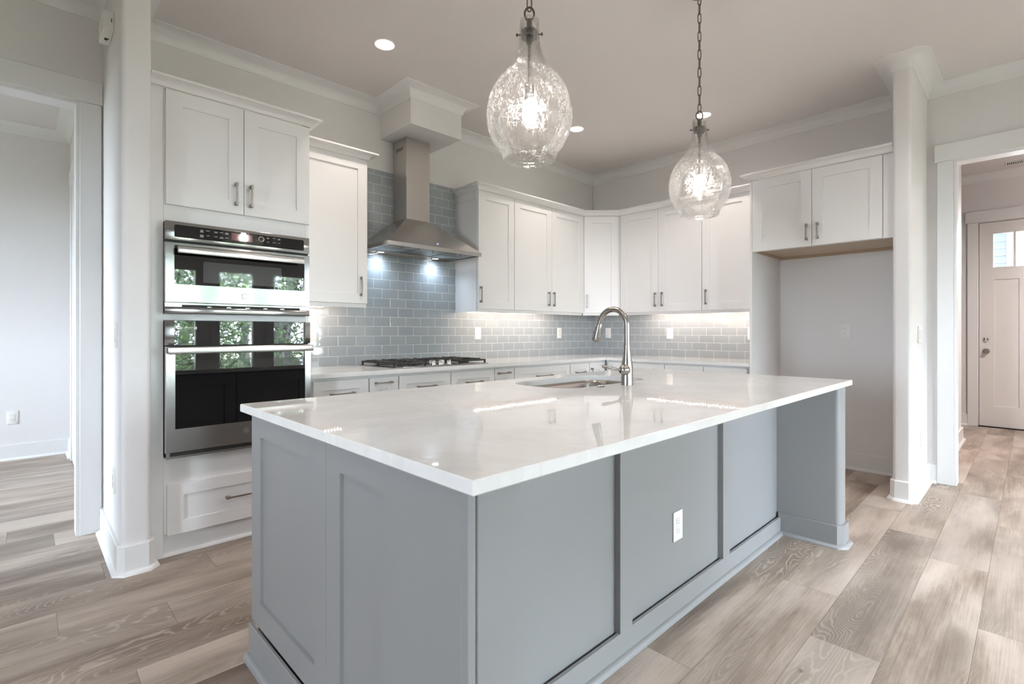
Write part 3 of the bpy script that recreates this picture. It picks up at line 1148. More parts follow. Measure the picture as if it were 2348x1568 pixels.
# ------------------------------------------------------------------ cooktop
ct = thing('gas_cooktop', 'stainless gas cooktop with black iron grates set in the worktop', 'cooktop', (-2.735, -0.36, 0.908))
obj('tray', MB().box(-0.456, 0.456, -0.262, 0.262, 0.0, 0.009, 0.004, 2), M['steel_shiny'], ct)
for gx, gw in ((-0.30, 0.29), (0.0, 0.30), (0.30, 0.29)):
    mb = MB()
    x0, x1 = gx - gw / 2 + 0.004, gx + gw / 2 - 0.004
    y0, y1 = (-0.245, 0.245) if gx else (-0.06, 0.245)
    t = 0.011
    mb.box(x0, x1, y0, y0 + t, 0.026, 0.038, 0.002)
    mb.box(x0, x1, y1 - t, y1, 0.026, 0.038, 0.002)
    mb.box(x0, x0 + t, y0, y1, 0.026, 0.038, 0.002)
    mb.box(x1 - t, x1, y0, y1, 0.026, 0.038, 0.002)
    yy = y0 + 0.075
    while yy < y1 - 0.03:
        mb.box(x0, x0 + 0.085, yy, yy + 0.009, 0.030, 0.046, 0.002)
        mb.box(x1 - 0.085, x1, yy, yy + 0.009, 0.030, 0.046, 0.002)
        yy += 0.068
    for xx in (x0 + gw * 0.32, x0 + gw * 0.62):
        mb.box(xx, xx + 0.009, y0, y0 + 0.10, 0.030, 0.044, 0.002)
        mb.box(xx, xx + 0.009, y1 - 0.10, y1, 0.030, 0.044, 0.002)
    mb.box(x0, x1, (y0 + y1) / 2 - 0.005, (y0 + y1) / 2 + 0.005, 0.030, 0.046, 0.002)
    for px in (x0, x1 - 0.014):
        for py in (y0, (y0 + y1) / 2 - 0.007, y1 - 0.014):
            mb.box(px, px + 0.014, py, py + 0.014, 0.009, 0.036, 0.002)
    obj('grate', mb, M['iron'], ct)
for bx, by, r in ((-0.30, -0.12, 0.036), (-0.30, 0.12, 0.042), (0.0, 0.10, 0.055), (0.30, -0.12, 0.042), (0.30, 0.12, 0.036)):
    mb = MB()
    mb.lathe([(r * 1.15, 0.009), (r * 1.1, 0.016), (r, 0.018), (r * 0.98, 0.025), (r * 0.6, 0.027), (0.0, 0.027)], (bx, by, 0), 28)
    obj('burner', mb, M['iron'], ct)
for kx, ky in ((-0.055, -0.155), (0.055, -0.155), (-0.075, -0.215), (0.0, -0.205), (0.075, -0.215)):
    mb = MB()
    mb.lathe([(0.023, 0.009), (0.022, 0.016), (0.0185, 0.018), (0.017, 0.036), (0.015, 0.039), (0.0, 0.039)], (kx, ky, 0), 24)
    mb.box(kx - 0.004, kx + 0.004, ky - 0.017, ky + 0.017, 0.036, 0.045, 0.0015)
    obj('knob', mb, M['chrome'], ct)

# ------------------------------------------------------------------ range hood
hd = thing('range_hood', 'stainless chimney range hood over the cooktop', 'range hood', (-2.708, 0.0, 1.826))
hw, hdp = 0.456, 0.50
mb = MB()
B0 = [(-hw, -hdp, 0.0), (hw, -hdp, 0.0), (hw, -0.001, 0.0), (-hw, -0.001, 0.0)]
B1 = [(-hw, -hdp, 0.030), (hw, -hdp, 0.030), (hw, -0.001, 0.030), (-hw, -0.001, 0.030)]
T1 = [(-0.121, -0.216, 0.288), (0.121, -0.216, 0.288), (0.121, -0.001, 0.288), (-0.121, -0.001, 0.288)]
i_ = 0.014
I0 = [(-hw + i_, -hdp + i_, 0.0), (hw - i_, -hdp + i_, 0.0), (hw - i_, -0.02, 0.0), (-hw + i_, -0.02, 0.0)]
I1 = [(p[0], p[1], 0.022) for p in I0]
mb.rings([I1, I0, B0, B1, T1], True, False, True, True)
obj('canopy', mb, M['steel'], hd)
mb = MB()
mb.box(-0.116, 0.116, -0.211, -0.001, 0.286, 0.970, 0.002)
chm = obj('chimney', mb, M['steel_v'], hd)
mb = MB()
for kk in range(9):
    yy = -0.160 + kk * 0.0125
    mb.box(-0.1166, -0.115, yy, yy + 0.0055, 0.868, 0.900)
obj('chimney_vents', mb, M['dark'], chm)
for kk in range(3):
    a = -0.43 + kk * 0.287
    mb = MB()
    mb.box(a, a + 0.282, -0.46, -0.12, 0.012, 0.021)
    n = 10
    for j in range(n):
        xx = a + 0.018 + j * (0.25 / (n - 1))
        mb.box(xx - 0.008, xx + 0.008, -0.445, -0.135, 0.004, 0.013, 0.003)
    f = obj('filter', mb, M['steel_shiny'], hd)
    mb = MB()
    mb.lathe([(0.0, -0.012), (0.006, -0.011), (0.005, 0.0), (0.004, 0.004)], (a + 0.141, -0.425, 0.0), 14)
    obj('filter_pull', mb, M['chrome'], f)
for lx in (-0.275, 0.275):
    mb = MB()
    mb.lathe([(0.0, 0.008), (0.028, 0.008)], (lx, -0.072, 0), 24)
    obj('hood_lamp', mb, M['hoodlamp'], hd)
    mb = MB()
    mb.lathe([(0.028, 0.008), (0.030, 0.005), (0.037, 0.007), (0.038, 0.021)], (lx, -0.072, 0), 24)
    obj('lamp_ring', mb, M['chrome'], hd)
    lamp('SPOT', (-2.708 + lx, -0.072, 1.826 + 0.004), 7.0, (0.66, 0.82, 1.0), (0, 0, 0), 0.03, math.radians(145), 1.0)
# control buttons on the sloping front
sl = Vector((0, -0.216 + hdp, 0.288 - 0.030)).normalized()
nrm = Vector((0, -sl.z, sl.y))
for kk in range(7):
    c = Vector((0.016 + (kk - 3) * 0.019, -hdp, 0.030)) + sl * 0.045
    mb = MB()
    ring = []
    r = 0.0065 if kk == 3 else 0.0022
    u = Vector((1, 0, 0))
    ra = [c + (u * math.cos(2 * PI * i / 14) + sl * math.sin(2 * PI * i / 14)) * r - nrm * 0.001 for i in range(14)]
    rb = [p + nrm * 0.0025 for p in ra]
    mb.rings([ra, rb], True, False, True, True)
    obj('power_button' if kk == 3 else 'button', mb, M['blueled'] if kk == 3 else M['chrome'], hd)

# ------------------------------------------------------------------ light strips under the wall cabinets
GS = 'under-cabinet light strips'


def led_strip(label, p0, p1, z):
    d = Vector((p1[0] - p0[0], p1[1] - p0[1], 0))
    L = d.length
    t = thing('light_strip', label, 'light strip', (p0[0], p0[1], z), math.atan2(d.y, d.x), GS)
    rnd = random.Random(int(L * 1000))
    N_ = int(L / 0.05)
    wob = [(i * L / N_, 0.006 * math.sin(i * 0.9 + rnd.random()), -0.004 - 0.006 * rnd.random()) for i in range(N_ + 1)]
    mb = MB()
    for a, b in zip(wob, wob[1:]):
        mb.face([(a[0], a[1] - 0.004, a[2] + 0.002), (b[0], b[1] - 0.004, b[2] + 0.002), (b[0], b[1] + 0.004, b[2] + 0.002), (a[0], a[1] + 0.004, a[2] + 0.002)])
    bmesh.ops.solidify(mb.bm, geom=mb.bm.faces[:], thickness=0.001)
    obj('tape', mb, M['tape'], t)
    mb = MB()
    n = int(L / 0.024)
    for i in range(n):
        s = (i + 0.5) * L / n
        k_ = min(int(s / L * N_), N_ - 1)
        a, b = wob[k_], wob[k_ + 1]
        f = (s - a[0]) / (b[0] - a[0])
        y = a[1] + (b[1] - a[1]) * f
        zz = a[2] + (b[2] - a[2]) * f
        mb.box(s - 0.0028, s + 0.0028, y - 0.0028, y + 0.0028, zz - 0.0022, zz + 0.0006)
    o = obj('diodes', mb, M['diode'], t)
    o['kind'] = 'stuff'
    return t


led_strip('warm light strip under the cabinet beside the oven tower', (-3.70, -0.16), (-3.36, -0.16), 1.3845)
led_strip('warm light strip under the cabinets right of the hood', (-2.08, -0.19), (-0.90, -0.19), 1.3845)
led_strip('warm light strip under the cabinets on the right wall', (-0.15, -0.85), (-0.15, -2.12), 1.3845)

# ------------------------------------------------------------------ outlets and switches
def plate(label, loc, rotz, name='wall_outlet', cat='outlet', group='duplex outlets', kind='duplex', m=None):
    t = thing(name, label, cat, loc, rotz, group)
    w_ = 0.076 if kind != 'double' else 0.19
    h_ = 0.123
    obj('plate', MB().box(-w_ / 2, w_ / 2, -0.006, 0.0, -h_ / 2, h_ / 2, 0.002, 2), m or M['white_plastic'], t)
    if kind == 'duplex':
        for s in (-1, 1):
            mb = MB()
            rrect(mb, -0.0165, 0.0165, s * 0.0195 - 0.0145, s * 0.0195 + 0.0145, -0.0085, 0.003, 0.010)
            r = obj('receptacle', mb, m or M['white_plastic'], t)
            mb = MB()
            zc = s * 0.0195
            mb.box(-0.0075, -0.0055, -0.0090, -0.0084, zc - 0.0015, zc + 0.0075)
            mb.box(0.0055, 0.0075, -0.0090, -0.0084, zc - 0.0005, zc + 0.0070)
            mb.box(-0.0022, 0.0022, -0.0090, -0.0084, zc - 0.0095, zc - 0.0050)
            obj('slots', mb, M['slot'], r)
        mb = MB()
        mb.lathe([(0.0, -0.0072), (0.003, -0.007), (0.0032, -0.006)], (0, 0, 0), 12, 'y')
        obj('screw', mb, M['white_plastic'], t)
    else:
        for xx in ((-0.048, 0.0, 0.048) if kind == 'double' else (0.0,)):
            mb = MB()
            mb.box(xx - 0.0165, xx + 0.0165, -0.0095, -0.005, -0.033, 0.033, 0.0015)
            obj('rocker', mb, M['white_plastic'], t)
    return t


plate('white outlet on the tiles hard against the oven tower', (-3.529, 0, 1.162), 0)
plate('white outlet on the tiles just right of the cooktop', (-1.873, 0, 1.162), 0)
plate('white outlet on the tiles just left of the room corner', (-0.640, 0, 1.162), 0)
plate('white outlet on the tiles right of the corner, behind the faucet', (0, -0.235, 1.161), -PI / 2)
plate('white outlet on the right wall tiles, midway along the run', (0, -1.049, 1.160), -PI / 2)
plate('white outlet cut off by the refrigerator alcove panel', (0, -1.916, 1.160), -PI / 2)
plate('white outlet on the bare wall inside the refrigerator alcove', (0.008, -2.694, 1.183), -PI / 2)
plate('white outlet low on the wall of the next room at far left', (-5.176, 2.71, 0.388), 0)
plate('white outlet low on the side of the left wall end', (-4.768, -0.52, 0.405), -PI / 2)
plate('white outlet low on the side of the right wall end', (-0.305, -3.245, 0.388), 0)
plate('white switch plate on the side of the left wall end', (-4.768, -0.60, 1.157), -PI / 2, 'light_switch', 'light switch', 'switch plates', 'single')
plate('wide white three-gang switch plate on the side of the right wall end', (-0.37, -3.245, 1.157), 0, 'light_switch', 'light switch', 'switch plates', 'double')

# alarm box high beside the left opening
ab = thing('alarm_sensor', 'small white sensor box with dark slots, high on the left wall end', 'sensor', (-4.768, -0.317, 2.732))
obj('housing', MB().box(-0.046, 0.0, -0.200, 0.0, 0.0, 0.095, 0.005, 2), M['white_plastic'], ab)
mb = MB()
mb.box(-0.013, -0.009, -0.2012, -0.198, 0.040, 0.059)
mb.box(-0.029, -0.015, -0.092, -0.066, -0.0012, 0.002)
mb.box(-0.015, -0.011, -0.092, -0.082, -0.0012, 0.002)
obj('slots', mb, M['dark'], ab)

# ceiling register in the hall
vr = thing('ceiling_register', 'white slotted air register on the hall ceiling by the front door', 'vent', (3.06, -3.80, 3.12))
obj('frame', MB().box(-0.07, 0.07, -0.20, 0.20, -0.008, 0.0, 0.002), M['trim'], vr)
mb = MB()
for kk in range(22):
    yy = -0.178 + kk * 0.0168
    mb.box(-0.045, 0.045, yy, yy + 0.009, -0.0092, -0.0075)
obj('louver_slots', mb, M['dark'], vr)

# ------------------------------------------------------------------ ceiling downlights
GD = 'recessed ceiling lights'
for lx, ly, lab in ((-3.383, -0.831, 'round recessed ceiling light nearest the oven tower'),
                    (-1.367, -0.838, 'round recessed ceiling light peeking out beside the near pendant'),
                    (-0.806, -1.807, 'round recessed ceiling light right above the far pendant')):
    t = thing('recessed_light', lab, 'ceiling light', (lx, ly, CEIL), 0, GD)
    obj('trim_ring', MB().lathe([(0.070, 0.0), (0.070, -0.004), (0.064, -0.007), (0.058, -0.004), (0.056, 0.0)], (0, 0, 0), 36), M['white_plastic'], t)
    obj('lens', MB().lathe([(0.0, -0.0035), (0.058, -0.0035)], (0, 0, 0), 36), M['downlight'], t)
    lamp('SPOT', (lx, ly, CEIL - 0.012), 44.0, (1.0, 0.895, 0.835), (0, 0, 0), 0.05, math.radians(125), 1.0)

# ------------------------------------------------------------------ kitchen island
IL, IR, IFAR, INEAR = -4.512, -1.800, -1.853, -3.093
isl = thing('kitchen_island', 'large grey panelled kitchen island with a knee space under the overhang', 'kitchen island', (IL, INEAR, 0.0))


def ipart(name, mb, m=None):
    return world_part(name, mb, m or M['island'], isl)


TOPZ = 0.877
mb = MB()
mb.box(IL + 0.022, IR - 0.002, -2.775, IFAR, 0.02, 0.60)
mb.box(IL + 0.022, -3.36, -2.775, IFAR, 0.60, TOPZ)
mb.box(-2.50, IR - 0.002, -2.775, IFAR, 0.60, TOPZ)
mb.box(-3.36, -2.50, -2.775, -2.40, 0.60, TOPZ)
mb.box(-3.36, -2.50, -1.873, IFAR, 0.60, TOPZ)
ipart('carcass', mb)
# end panels on the left side
for (a, b, rl_) in ((-1.853, -2.4765, (0.093, 0.0765, 0.071, 0.089)), (-2.4775, -3.073, (0.0845, 0.055, 0.071, 0.089))):
    o = obj('end_panel', MB().shaker(abs(b - a), TOPZ - 0.135, 0.022, rl_, 0.010), M['island'], isl)
    o.location = (0.0, a - INEAR, 0.135)
    o.rotation_euler = (0, 0, -PI / 2)
# back panel facing the knee space with its stiles
ipart('back_panel', MB().box(IL + 0.12, -1.92, -2.776, -2.765, 0.0, TOPZ))
for a, b in ((-4.372, -4.30), (-3.576, -3.497), (-2.716, -2.641)):
    ipart('stile', MB().box(a, b, -2.801, -2.775, 0.09, TOPZ, 0.001))
# wing ends
mb = MB()
mb.box(IL + 0.001, -4.492, INEAR + 0.001, -2.775, 0.0, TOPZ, 0.0015)
mb.box(-4.487, -4.372, INEAR + 0.004, -2.775, 0.0, TOPZ, 0.003)
ipart('wing', mb)
mb = MB().prism(bullnose(-1.922, IR, -3.10, -2.775, 0, 1, 0.03, ((-1.922, -3.10), (IR, -3.10))), 0.0, TOPZ)
ipart('wing', mb)
# base boards and quarter-round shoe
IB = lambda h: [(0.0, 0.0), (0.014, 0.0), (0.014, h - 0.002), (0.012, h), (0.0, h)]
SH = [(0.014, 0.0), (0.034, 0.0), (0.033, 0.008), (0.028, 0.015), (0.021, 0.019), (0.014, 0.020)]
chm_ = 0.02
path_in = [(-4.372, INEAR + 0.01), (-4.372, -2.788), (-1.922, -2.788), (-1.922, -3.10 + chm_), (-1.922 + chm_, -3.10), (IR - chm_, -3.10), (IR, -3.10 + chm_), (IR, -1.90)]


def rev(p):
    return [q for q in p]


ipart('baseboard', MB().sweep([(-1.922, -2.788), (-1.922, -3.10 + chm_), (-1.922 + chm_, -3.10), (IR - chm_, -3.10), (IR, -3.10 + chm_), (IR, -1.90)][::-1], [(-o, z) for o, z in IB(0.122)]))
ipart('baseboard', MB().sweep([(-4.372, -2.788), (-1.922, -2.788)], IB(0.096)))
ipart('baseboard', MB().sweep([(IL, IFAR), (IL, INEAR), (-4.372, INEAR)], [(o - 0.004 if o > 0 else o, z) for o, z in IB(0.126)]))
ipart('shoe_moulding', MB().sweep([(-4.372, -2.788), (-1.922, -2.788)], SH))
ipart('shoe_moulding', MB().sweep([(-1.922, -2.788), (-1.922, -3.10 + chm_), (-1.922 + chm_, -3.10), (IR - chm_, -3.10), (IR, -3.10 + chm_), (IR, -1.90)][::-1], [(-o, z) for o, z in SH]))
ipart('shoe_moulding', MB().sweep([(IL, IFAR), (IL, INEAR), (-4.372, INEAR)], [(o - 0.004, z) for o, z in SH]))
# working side, facing the cooktop
for a, b in ((-4.49, -3.95), (-3.945, -3.40), (-3.395, -2.935), (-2.93, -2.47), (-2.465, -1.81)):
    o = obj('cabinet_door', MB().shaker(b - a, 0.74), M['island'], isl)
    o.location = (b - IL, IFAR + 0.021 - INEAR, 0.125)
    o.rotation_euler = (0, 0, PI)
plate('white outlet on the grey middle panel under the island overhang', (-3.116, -2.776, 0.356), 0)

# island slab with a rounded sink cutout
IX0, IX1, IY0, IY1 = -4.526, -1.780, -3.1235, -1.767
IZ0, IZ1 = 0.877, 0.907
SX0, SX1, SY0, SY1 = -3.298, -2.528, -2.315, -1.905


def superpoly(x0, x1, y0, y1, r, n=10):
    pts = []
    for cx, cy, a0 in ((x1 - r, y1 - r, 0), (x0 + r, y1 - r, 0.5 * PI), (x0 + r, y0 + r, PI), (x1 - r, y0 + r, 1.5 * PI)):
        for i in range(n + 1):
            a = a0 + 0.5 * PI * i / n
            pts.append((cx + r * math.cos(a), cy + r * math.sin(a)))
    return pts


hole = superpoly(SX0, SX1, SY0, SY1, 0.13)
mb = MB()
bmm = mb.bm
e = 0.003
out0 = [(IX0 + e, IY0 + e), (IX1 - e, IY0 + e), (IX1 - e, IY1 - e), (IX0 + e, IY1 - e)]


def ring_face(z, outer, inner, flip):
    ov_ = [bmm.verts.new((p[0], p[1], z)) for p in outer]
    iv = [bmm.verts.new((p[0], p[1], z)) for p in inner]
    es = [bmm.edges.new((a, b)) for a, b in zip(ov_, ov_[1:] + ov_[:1])] + [bmm.edges.new((a, b)) for a, b in zip(iv, iv[1:] + iv[:1])]
    bmesh.ops.triangle_fill(bmm, use_beauty=True, use_dissolve=False, edges=es)


ring_face(IZ1, out0, hole, False)
ring_face(IZ0, out0, hole, True)
mb.rings([[(p[0], p[1], IZ0) for p in hole], [(p[0], p[1], IZ1) for p in hole]], True, False)
full = [(IX0, IY0), (IX1, IY0), (IX1, IY1), (IX0, IY1)]
mb.rings([[(p[0], p[1], IZ0) for p in out0], [(p[0], p[1], IZ0 + e) for p in full], [(p[0], p[1], IZ1 - e) for p in full], [(p[0], p[1], IZ1) for p in out0]], True, False)
bmesh.ops.remove_doubles(bmm, verts=bmm.verts[:], dist=1e-5)
tag(obj('island_countertop', mb, M['quartz']), 'white polished quartz slab on top of the grey island', 'countertop')

# undermount sink
sk = thing('kitchen_sink', 'stainless undermount sink sunk in the island slab', 'sink', (-2.935, -2.11, 0.0))
mb = MB()


def off(poly, d, cx=-2.935, cy=-2.11):
    return [(p[0] + d * (1 if p[0] > cx else -1), p[1] + d * (1 if p[1] > cy else -1)) for p in poly]


b0 = superpoly(SX0 - 0.02, SX1 + 0.02, SY0 - 0.02, SY1 + 0.02, 0.14)
b1 = superpoly(SX0 + 0.012, SX1 - 0.012, SY0 + 0.010, SY1 - 0.010, 0.12)
b2 = superpoly(SX0 + 0.020, SX1 - 0.020, SY0 + 0.018, SY1 - 0.018, 0.115)
b3 = superpoly(SX0 + 0.045, SX1 - 0.045, SY0 + 0.045, SY1 - 0.045, 0.10)
b4 = superpoly(SX0 + 0.30, SX1 - 0.30, SY0 + 0.16, SY1 - 0.16, 0.04)
lo = lambda P, z: [(p[0] + 2.935, p[1] + 2.11, z) for p in P]
mb.rings([lo(b0, 0.8765), lo(b1, 0.8765), lo(b2, 0.862), lo(b2, 0.70), lo(b3, 0.672), lo(b4, 0.664)], True, True, False, True)
bowl = obj('bowl', mb, M['sinksteel'], sk)
obj('drain', MB().lathe([(0.0, 0.0665 + 0.6), (0.02, 0.6665), (0.038, 0.668), (0.044, 0.6655)], (0, 0, 0), 24), M['chrome'], sk)

# faucet
fa = thing('kitchen_faucet', 'brushed pull-down gooseneck faucet standing on the island by the sink', 'faucet', (-2.907, -2.393, IZ1))
mb = MB()
mb.lathe([(0.0305, 0.0), (0.0305, 0.004), (0.0300, 0.006), (0.0298, 0.060), (0.0300, 0.075), (0.0290, 0.092), (0.0262, 0.112), (0.0225, 0.135), (0.0188, 0.165), (0.0165, 0.195), (0.0155, 0.205)], (0, 0, 0), 28)
obj('base', mb, M['faucet'], fa)
mb = MB()
pts = [(0, 0, 0.206), (0, 0, 0.30)]
R = 0.085
for i in range(0, 25):
    a = PI * (1.0 - i / 24 * 0.945)
    pts.append((0, R - R * math.cos(PI - a) if False else R + R * math.cos(a), 0.30 + R * math.sin(a)))
mb.tube(pts, 0.0145, 16)
obj('spout', mb, M['faucet'], fa)
e1 = Vector(pts[-1])
dirn = (Vector(pts[-1]) - Vector(pts[-2])).normalized()
hp = [e1 + dirn * t for t in (0.0, 0.002, 0.004, 0.03, 0.07, 0.092, 0.098)]
mb = MB()
mb.tube(hp, [0.0150, 0.0150, 0.0158, 0.0185, 0.0225, 0.0245, 0.0225], 20)
hd_ = obj('spray_head', mb, M['faucet'], fa)
mb = MB()
side = Vector((0, dirn.z, -dirn.y)) * -1.0
outw = Vector((0, 1, 0.28)).normalized()
c1_ = e1 + dirn * 0.033 + outw * 0.0185
c2_ = e1 + dirn * 0.062 + outw * 0.0215
mb.tube([c1_ - dirn * 0.008, c1_, c1_ + dirn * 0.008], [0.004, 0.0065, 0.004], 10)
mb.tube([c2_ - dirn * 0.018, c2_ - dirn * 0.01, c2_ + dirn * 0.01, c2_ + dirn * 0.018], [0.003, 0.0062, 0.0062, 0.003], 10)
obj('spray_buttons', mb, M['dark'], fa)
mb = MB()
hz = 0.076
mb.tube([(0.0, 0.0, hz), (-0.012, 0.0, hz + 0.001), (-0.030, 0.0, hz + 0.002), (-0.044, 0.002, hz + 0.003), (-0.052, 0.003, hz + 0.004)], [0.027, 0.0285, 0.0280, 0.021, 0.008], 20)
obj('valve', mb, M['faucet'], fa)
mb = MB()
mb.tube([(-0.030, 0.004, hz + 0.002), (-0.055, 0.016, hz + 0.004), (-0.078, 0.034, hz + 0.010), (-0.095, 0.052, hz + 0.016), (-0.108, 0.066, hz + 0.019), (-0.114, 0.073, hz + 0.019)],
        [0.011, 0.009, 0.0085, 0.0115, 0.0115, 0.004], 14, flat=(1.0, 0.75))
obj('lever', mb, M['faucet'], fa)
# round sink button
sb = thing('air_switch', 'small chrome button ring on the slab between sink and faucet', 'button', (-3.078, -2.357, IZ1))
obj('ring', MB().lathe([(0.014, 0.0012), (0.0145, 0.005), (0.018, 0.006), (0.0225, 0.004), (0.0235, 0.0)], (0, 0, 0), 28), M['chrome'], sb)
obj('button', MB().lathe([(0.0, 0.004), (0.010, 0.004), (0.0125, 0.001)], (0, 0, 0), 20), M['chrome'], sb)

# ------------------------------------------------------------------ pendants
PROF = [(0.100, 0.0), (0.104, 0.010), (0.1075, 0.026), (0.118, 0.042), (0.1323, 0.062), (0.1515, 0.100), (0.161, 0.135), (0.1652, 0.178), (0.1635, 0.212), (0.1520, 0.262),
        (0.1285, 0.310), (0.0930, 0.355), (0.0680, 0.393), (0.0500, 0.436), (0.0420, 0.475), (0.0392, 0.513), (0.0366, 0.573)]


def smooth_prof(p, n=4):
    outp = []
    for i in range(len(p) - 1):
        p0, p1, p2, p3 = p[max(i - 1, 0)], p[i], p[i + 1], p[min(i + 2, len(p) - 1)]
        for k in range(n):
            t = k / n
            outp.append(tuple(0.5 * ((2 * p1[j]) + (-p0[j] + p2[j]) * t + (2 * p0[j] - 5 * p1[j] + 4 * p2[j] - p3[j]) * t * t + (-p0[j] + 3 * p1[j] - 3 * p2[j] + p3[j]) * t ** 3) for j in (0, 1)))
    outp.append(p[-1])
    return outp


PK = 0.932
PROF = [(r, z * PK) for r, z in PROF]


def link_mesh(rot, z, h, w_, r):
    pts = []
    for i in range(20):
        a = 2 * PI * i / 20
        x = w_ * math.copysign(abs(math.cos(a)) ** 0.8, math.cos(a))
        zz = h * math.copysign(abs(math.sin(a)) ** 0.55, math.sin(a))
        pts.append((x * math.cos(rot), x * math.sin(rot), z + zz))
    return MB().tube(pts, r, 8, False, True)


GP = 'glass bottle pendants'


def pendant(label, loc):
    t = thing('pendant_light', label, 'pendant light', loc, 0, GP)
    pr = [(r, z) for r, z in smooth_prof(PROF)]
    inner = [(max(r - 0.003, 0.001), z) for r, z in pr]
    mb = MB()
    mb.lathe(pr + [(pr[-1][0] - 0.0015, pr[-1][1] + 0.002)] + inner[::-1] + [(pr[0][0], pr[0][1])], (0, 0, 0), 72)
    obj('shade', mb, M['glass'], t)
    mb = MB()
    mb.lathe([(0.0, 0.4958), (0.024, 0.4958), (0.031, 0.4921), (0.032, 0.4707), (0.029, 0.4660), (0.0, 0.4660)], (0, 0, 0), 28)
    cap = obj('cap', mb, M['bronze'], t)
    for a in (0.82, 0.82 + PI):
        mb = MB()
        dx, dy = math.cos(-a), math.sin(-a)
        mb.tube([(dx * 0.030, dy * 0.030, 0.4800), (dx * 0.044, dy * 0.044, 0.4800), (dx * 0.045, dy * 0.045, 0.4800), (dx * 0.049, dy * 0.049, 0.4800), (dx * 0.052, dy * 0.052, 0.4800)], [0.0025, 0.0025, 0.006, 0.0065, 0.003], 12)
        obj('bolt', mb, M['bronze'], cap)
    mb = MB()
    mb.lathe([(0.010, 0.5378), (0.011, 0.5359), (0.011, 0.4958)], (0, 0, 0), 16, cap0=True)
    mb.lathe([(0.0105, 0.4660), (0.0105, 0.4427), (0.008, 0.4380)], (0, 0, 0), 16)
    mb.tube([(0, 0, 0.4660), (0, 0, 0.2889)], 0.0065, 12)
    obj('stem', mb, M['bronze'], t)
    mb = MB()
    mb.lathe([(0.0065, 0.2945), (0.0175, 0.2908), (0.0185, 0.2852), (0.0185, 0.2330), (0.016, 0.2274), (0.0, 0.2274)], (0, 0, 0), 20)
    obj('socket', mb, M['nickel'], t)
    mb = MB()
    mb.lathe([(0.012, 0.2293), (0.013, 0.2181), (0.020, 0.1994), (0.0275, 0.1789), (0.0285, 0.1659), (0.025, 0.1510), (0.014, 0.1407), (0.0, 0.1379)], (0, 0, 0), 24)
    obj('bulb', mb, M['bulb'], t)
    pts = [(0.018 * math.cos(2 * PI * i / 24) * 0.707, -0.018 * math.cos(2 * PI * i / 24) * 0.707, 0.5592 + 0.025 * math.sin(2 * PI * i / 24)) for i in range(24)]
    obj('loop', MB().tube(pts, 0.0042, 10, False, True), M['bronze'], t)
    z = 0.5974
    top_ = CEIL - loc[2] - 0.03
    i = 0
    while z < top_:
        obj('chain_link', link_mesh(0.8 if i % 2 else -0.75, z, 0.029, 0.0085, 0.0026), M['bronze'], t)
        z += 0.0505
        i += 1
    mb = MB()
    hh = CEIL - loc[2]
    mb.lathe([(0.010, hh - 0.050), (0.014, hh - 0.032), (0.055, hh - 0.026), (0.064, hh - 0.016), (0.065, hh)], (0, 0, 0), 32)
    obj('canopy', mb, M['bronze'], t)
    lamp('POINT', (loc[0], loc[1], loc[2] + 0.1659), 7.0, (1.0, 0.91, 0.82), size=0.032)
    return t


pendant('clear seeded glass bottle pendant hanging nearest, over the left half of the island', (-3.711, -2.48, 1.837))
pendant('clear seeded glass bottle pendant hanging farther off, over the sink end of the island', (-2.395, -2.53, 1.822))

# unseen ceiling lights added to brighten the hall, kitchen and front room
for lx, ly, zc, lab in ((1.7, -4.6, 3.12, 'unseen ceiling light added to brighten the hall'), (-2.6, -5.4, CEIL, 'unseen ceiling light added in the front room, right half'), (-6.4, -5.4, CEIL, 'unseen ceiling light added in the front room, left half'), (-3.383, -1.82, CEIL, 'unseen ceiling light added in the aisle between cooktop and island'), (-5.45, -2.0, CEIL, 'unseen ceiling light added in the passage left of the island'), (-1.45, -3.7, CEIL, 'unseen ceiling light added off the alcove end of the island'), (-3.4, -3.7, CEIL, 'unseen ceiling light added over the open side of the island')):
    t = thing('recessed_light', lab, 'ceiling light', (lx, ly, zc), 0, GD)
    obj('trim_ring', MB().lathe([(0.070, 0.0), (0.070, -0.004), (0.064, -0.007), (0.058, -0.004), (0.056, 0.0)], (0, 0, 0), 36), M['white_plastic'], t)
    obj('lens', MB().lathe([(0.0, -0.0035), (0.058, -0.0035)], (0, 0, 0), 36), M['downlight'], t)
    lamp('SPOT', (lx, ly, zc - 0.012), 330.0 if lx > 0 else 44.0, (1.0, 0.91, 0.86), (0, 0, 0), 0.05, math.radians(160 if lx > 0 else 125), 1.0)

# screw left on the floor
sc_ = thing('loose_screw', 'tiny metal screw lying on the floor boards', 'screw', (-3.173, -3.273, 0.0))
mb = MB()
mb.tube([(0, 0, 0.003), (0.010, 0.006, 0.0025), (0.014, 0.008, 0.002)], [0.0022, 0.002, 0.0008], 8)
obj('shank', mb, M['chrome'], sc_)
mb = MB()
mb.tube([(-0.003, -0.002, 0.0045), (0.0, 0.0, 0.004)], [0.0045, 0.003], 10)
obj('head', mb, M['chrome'], sc_)

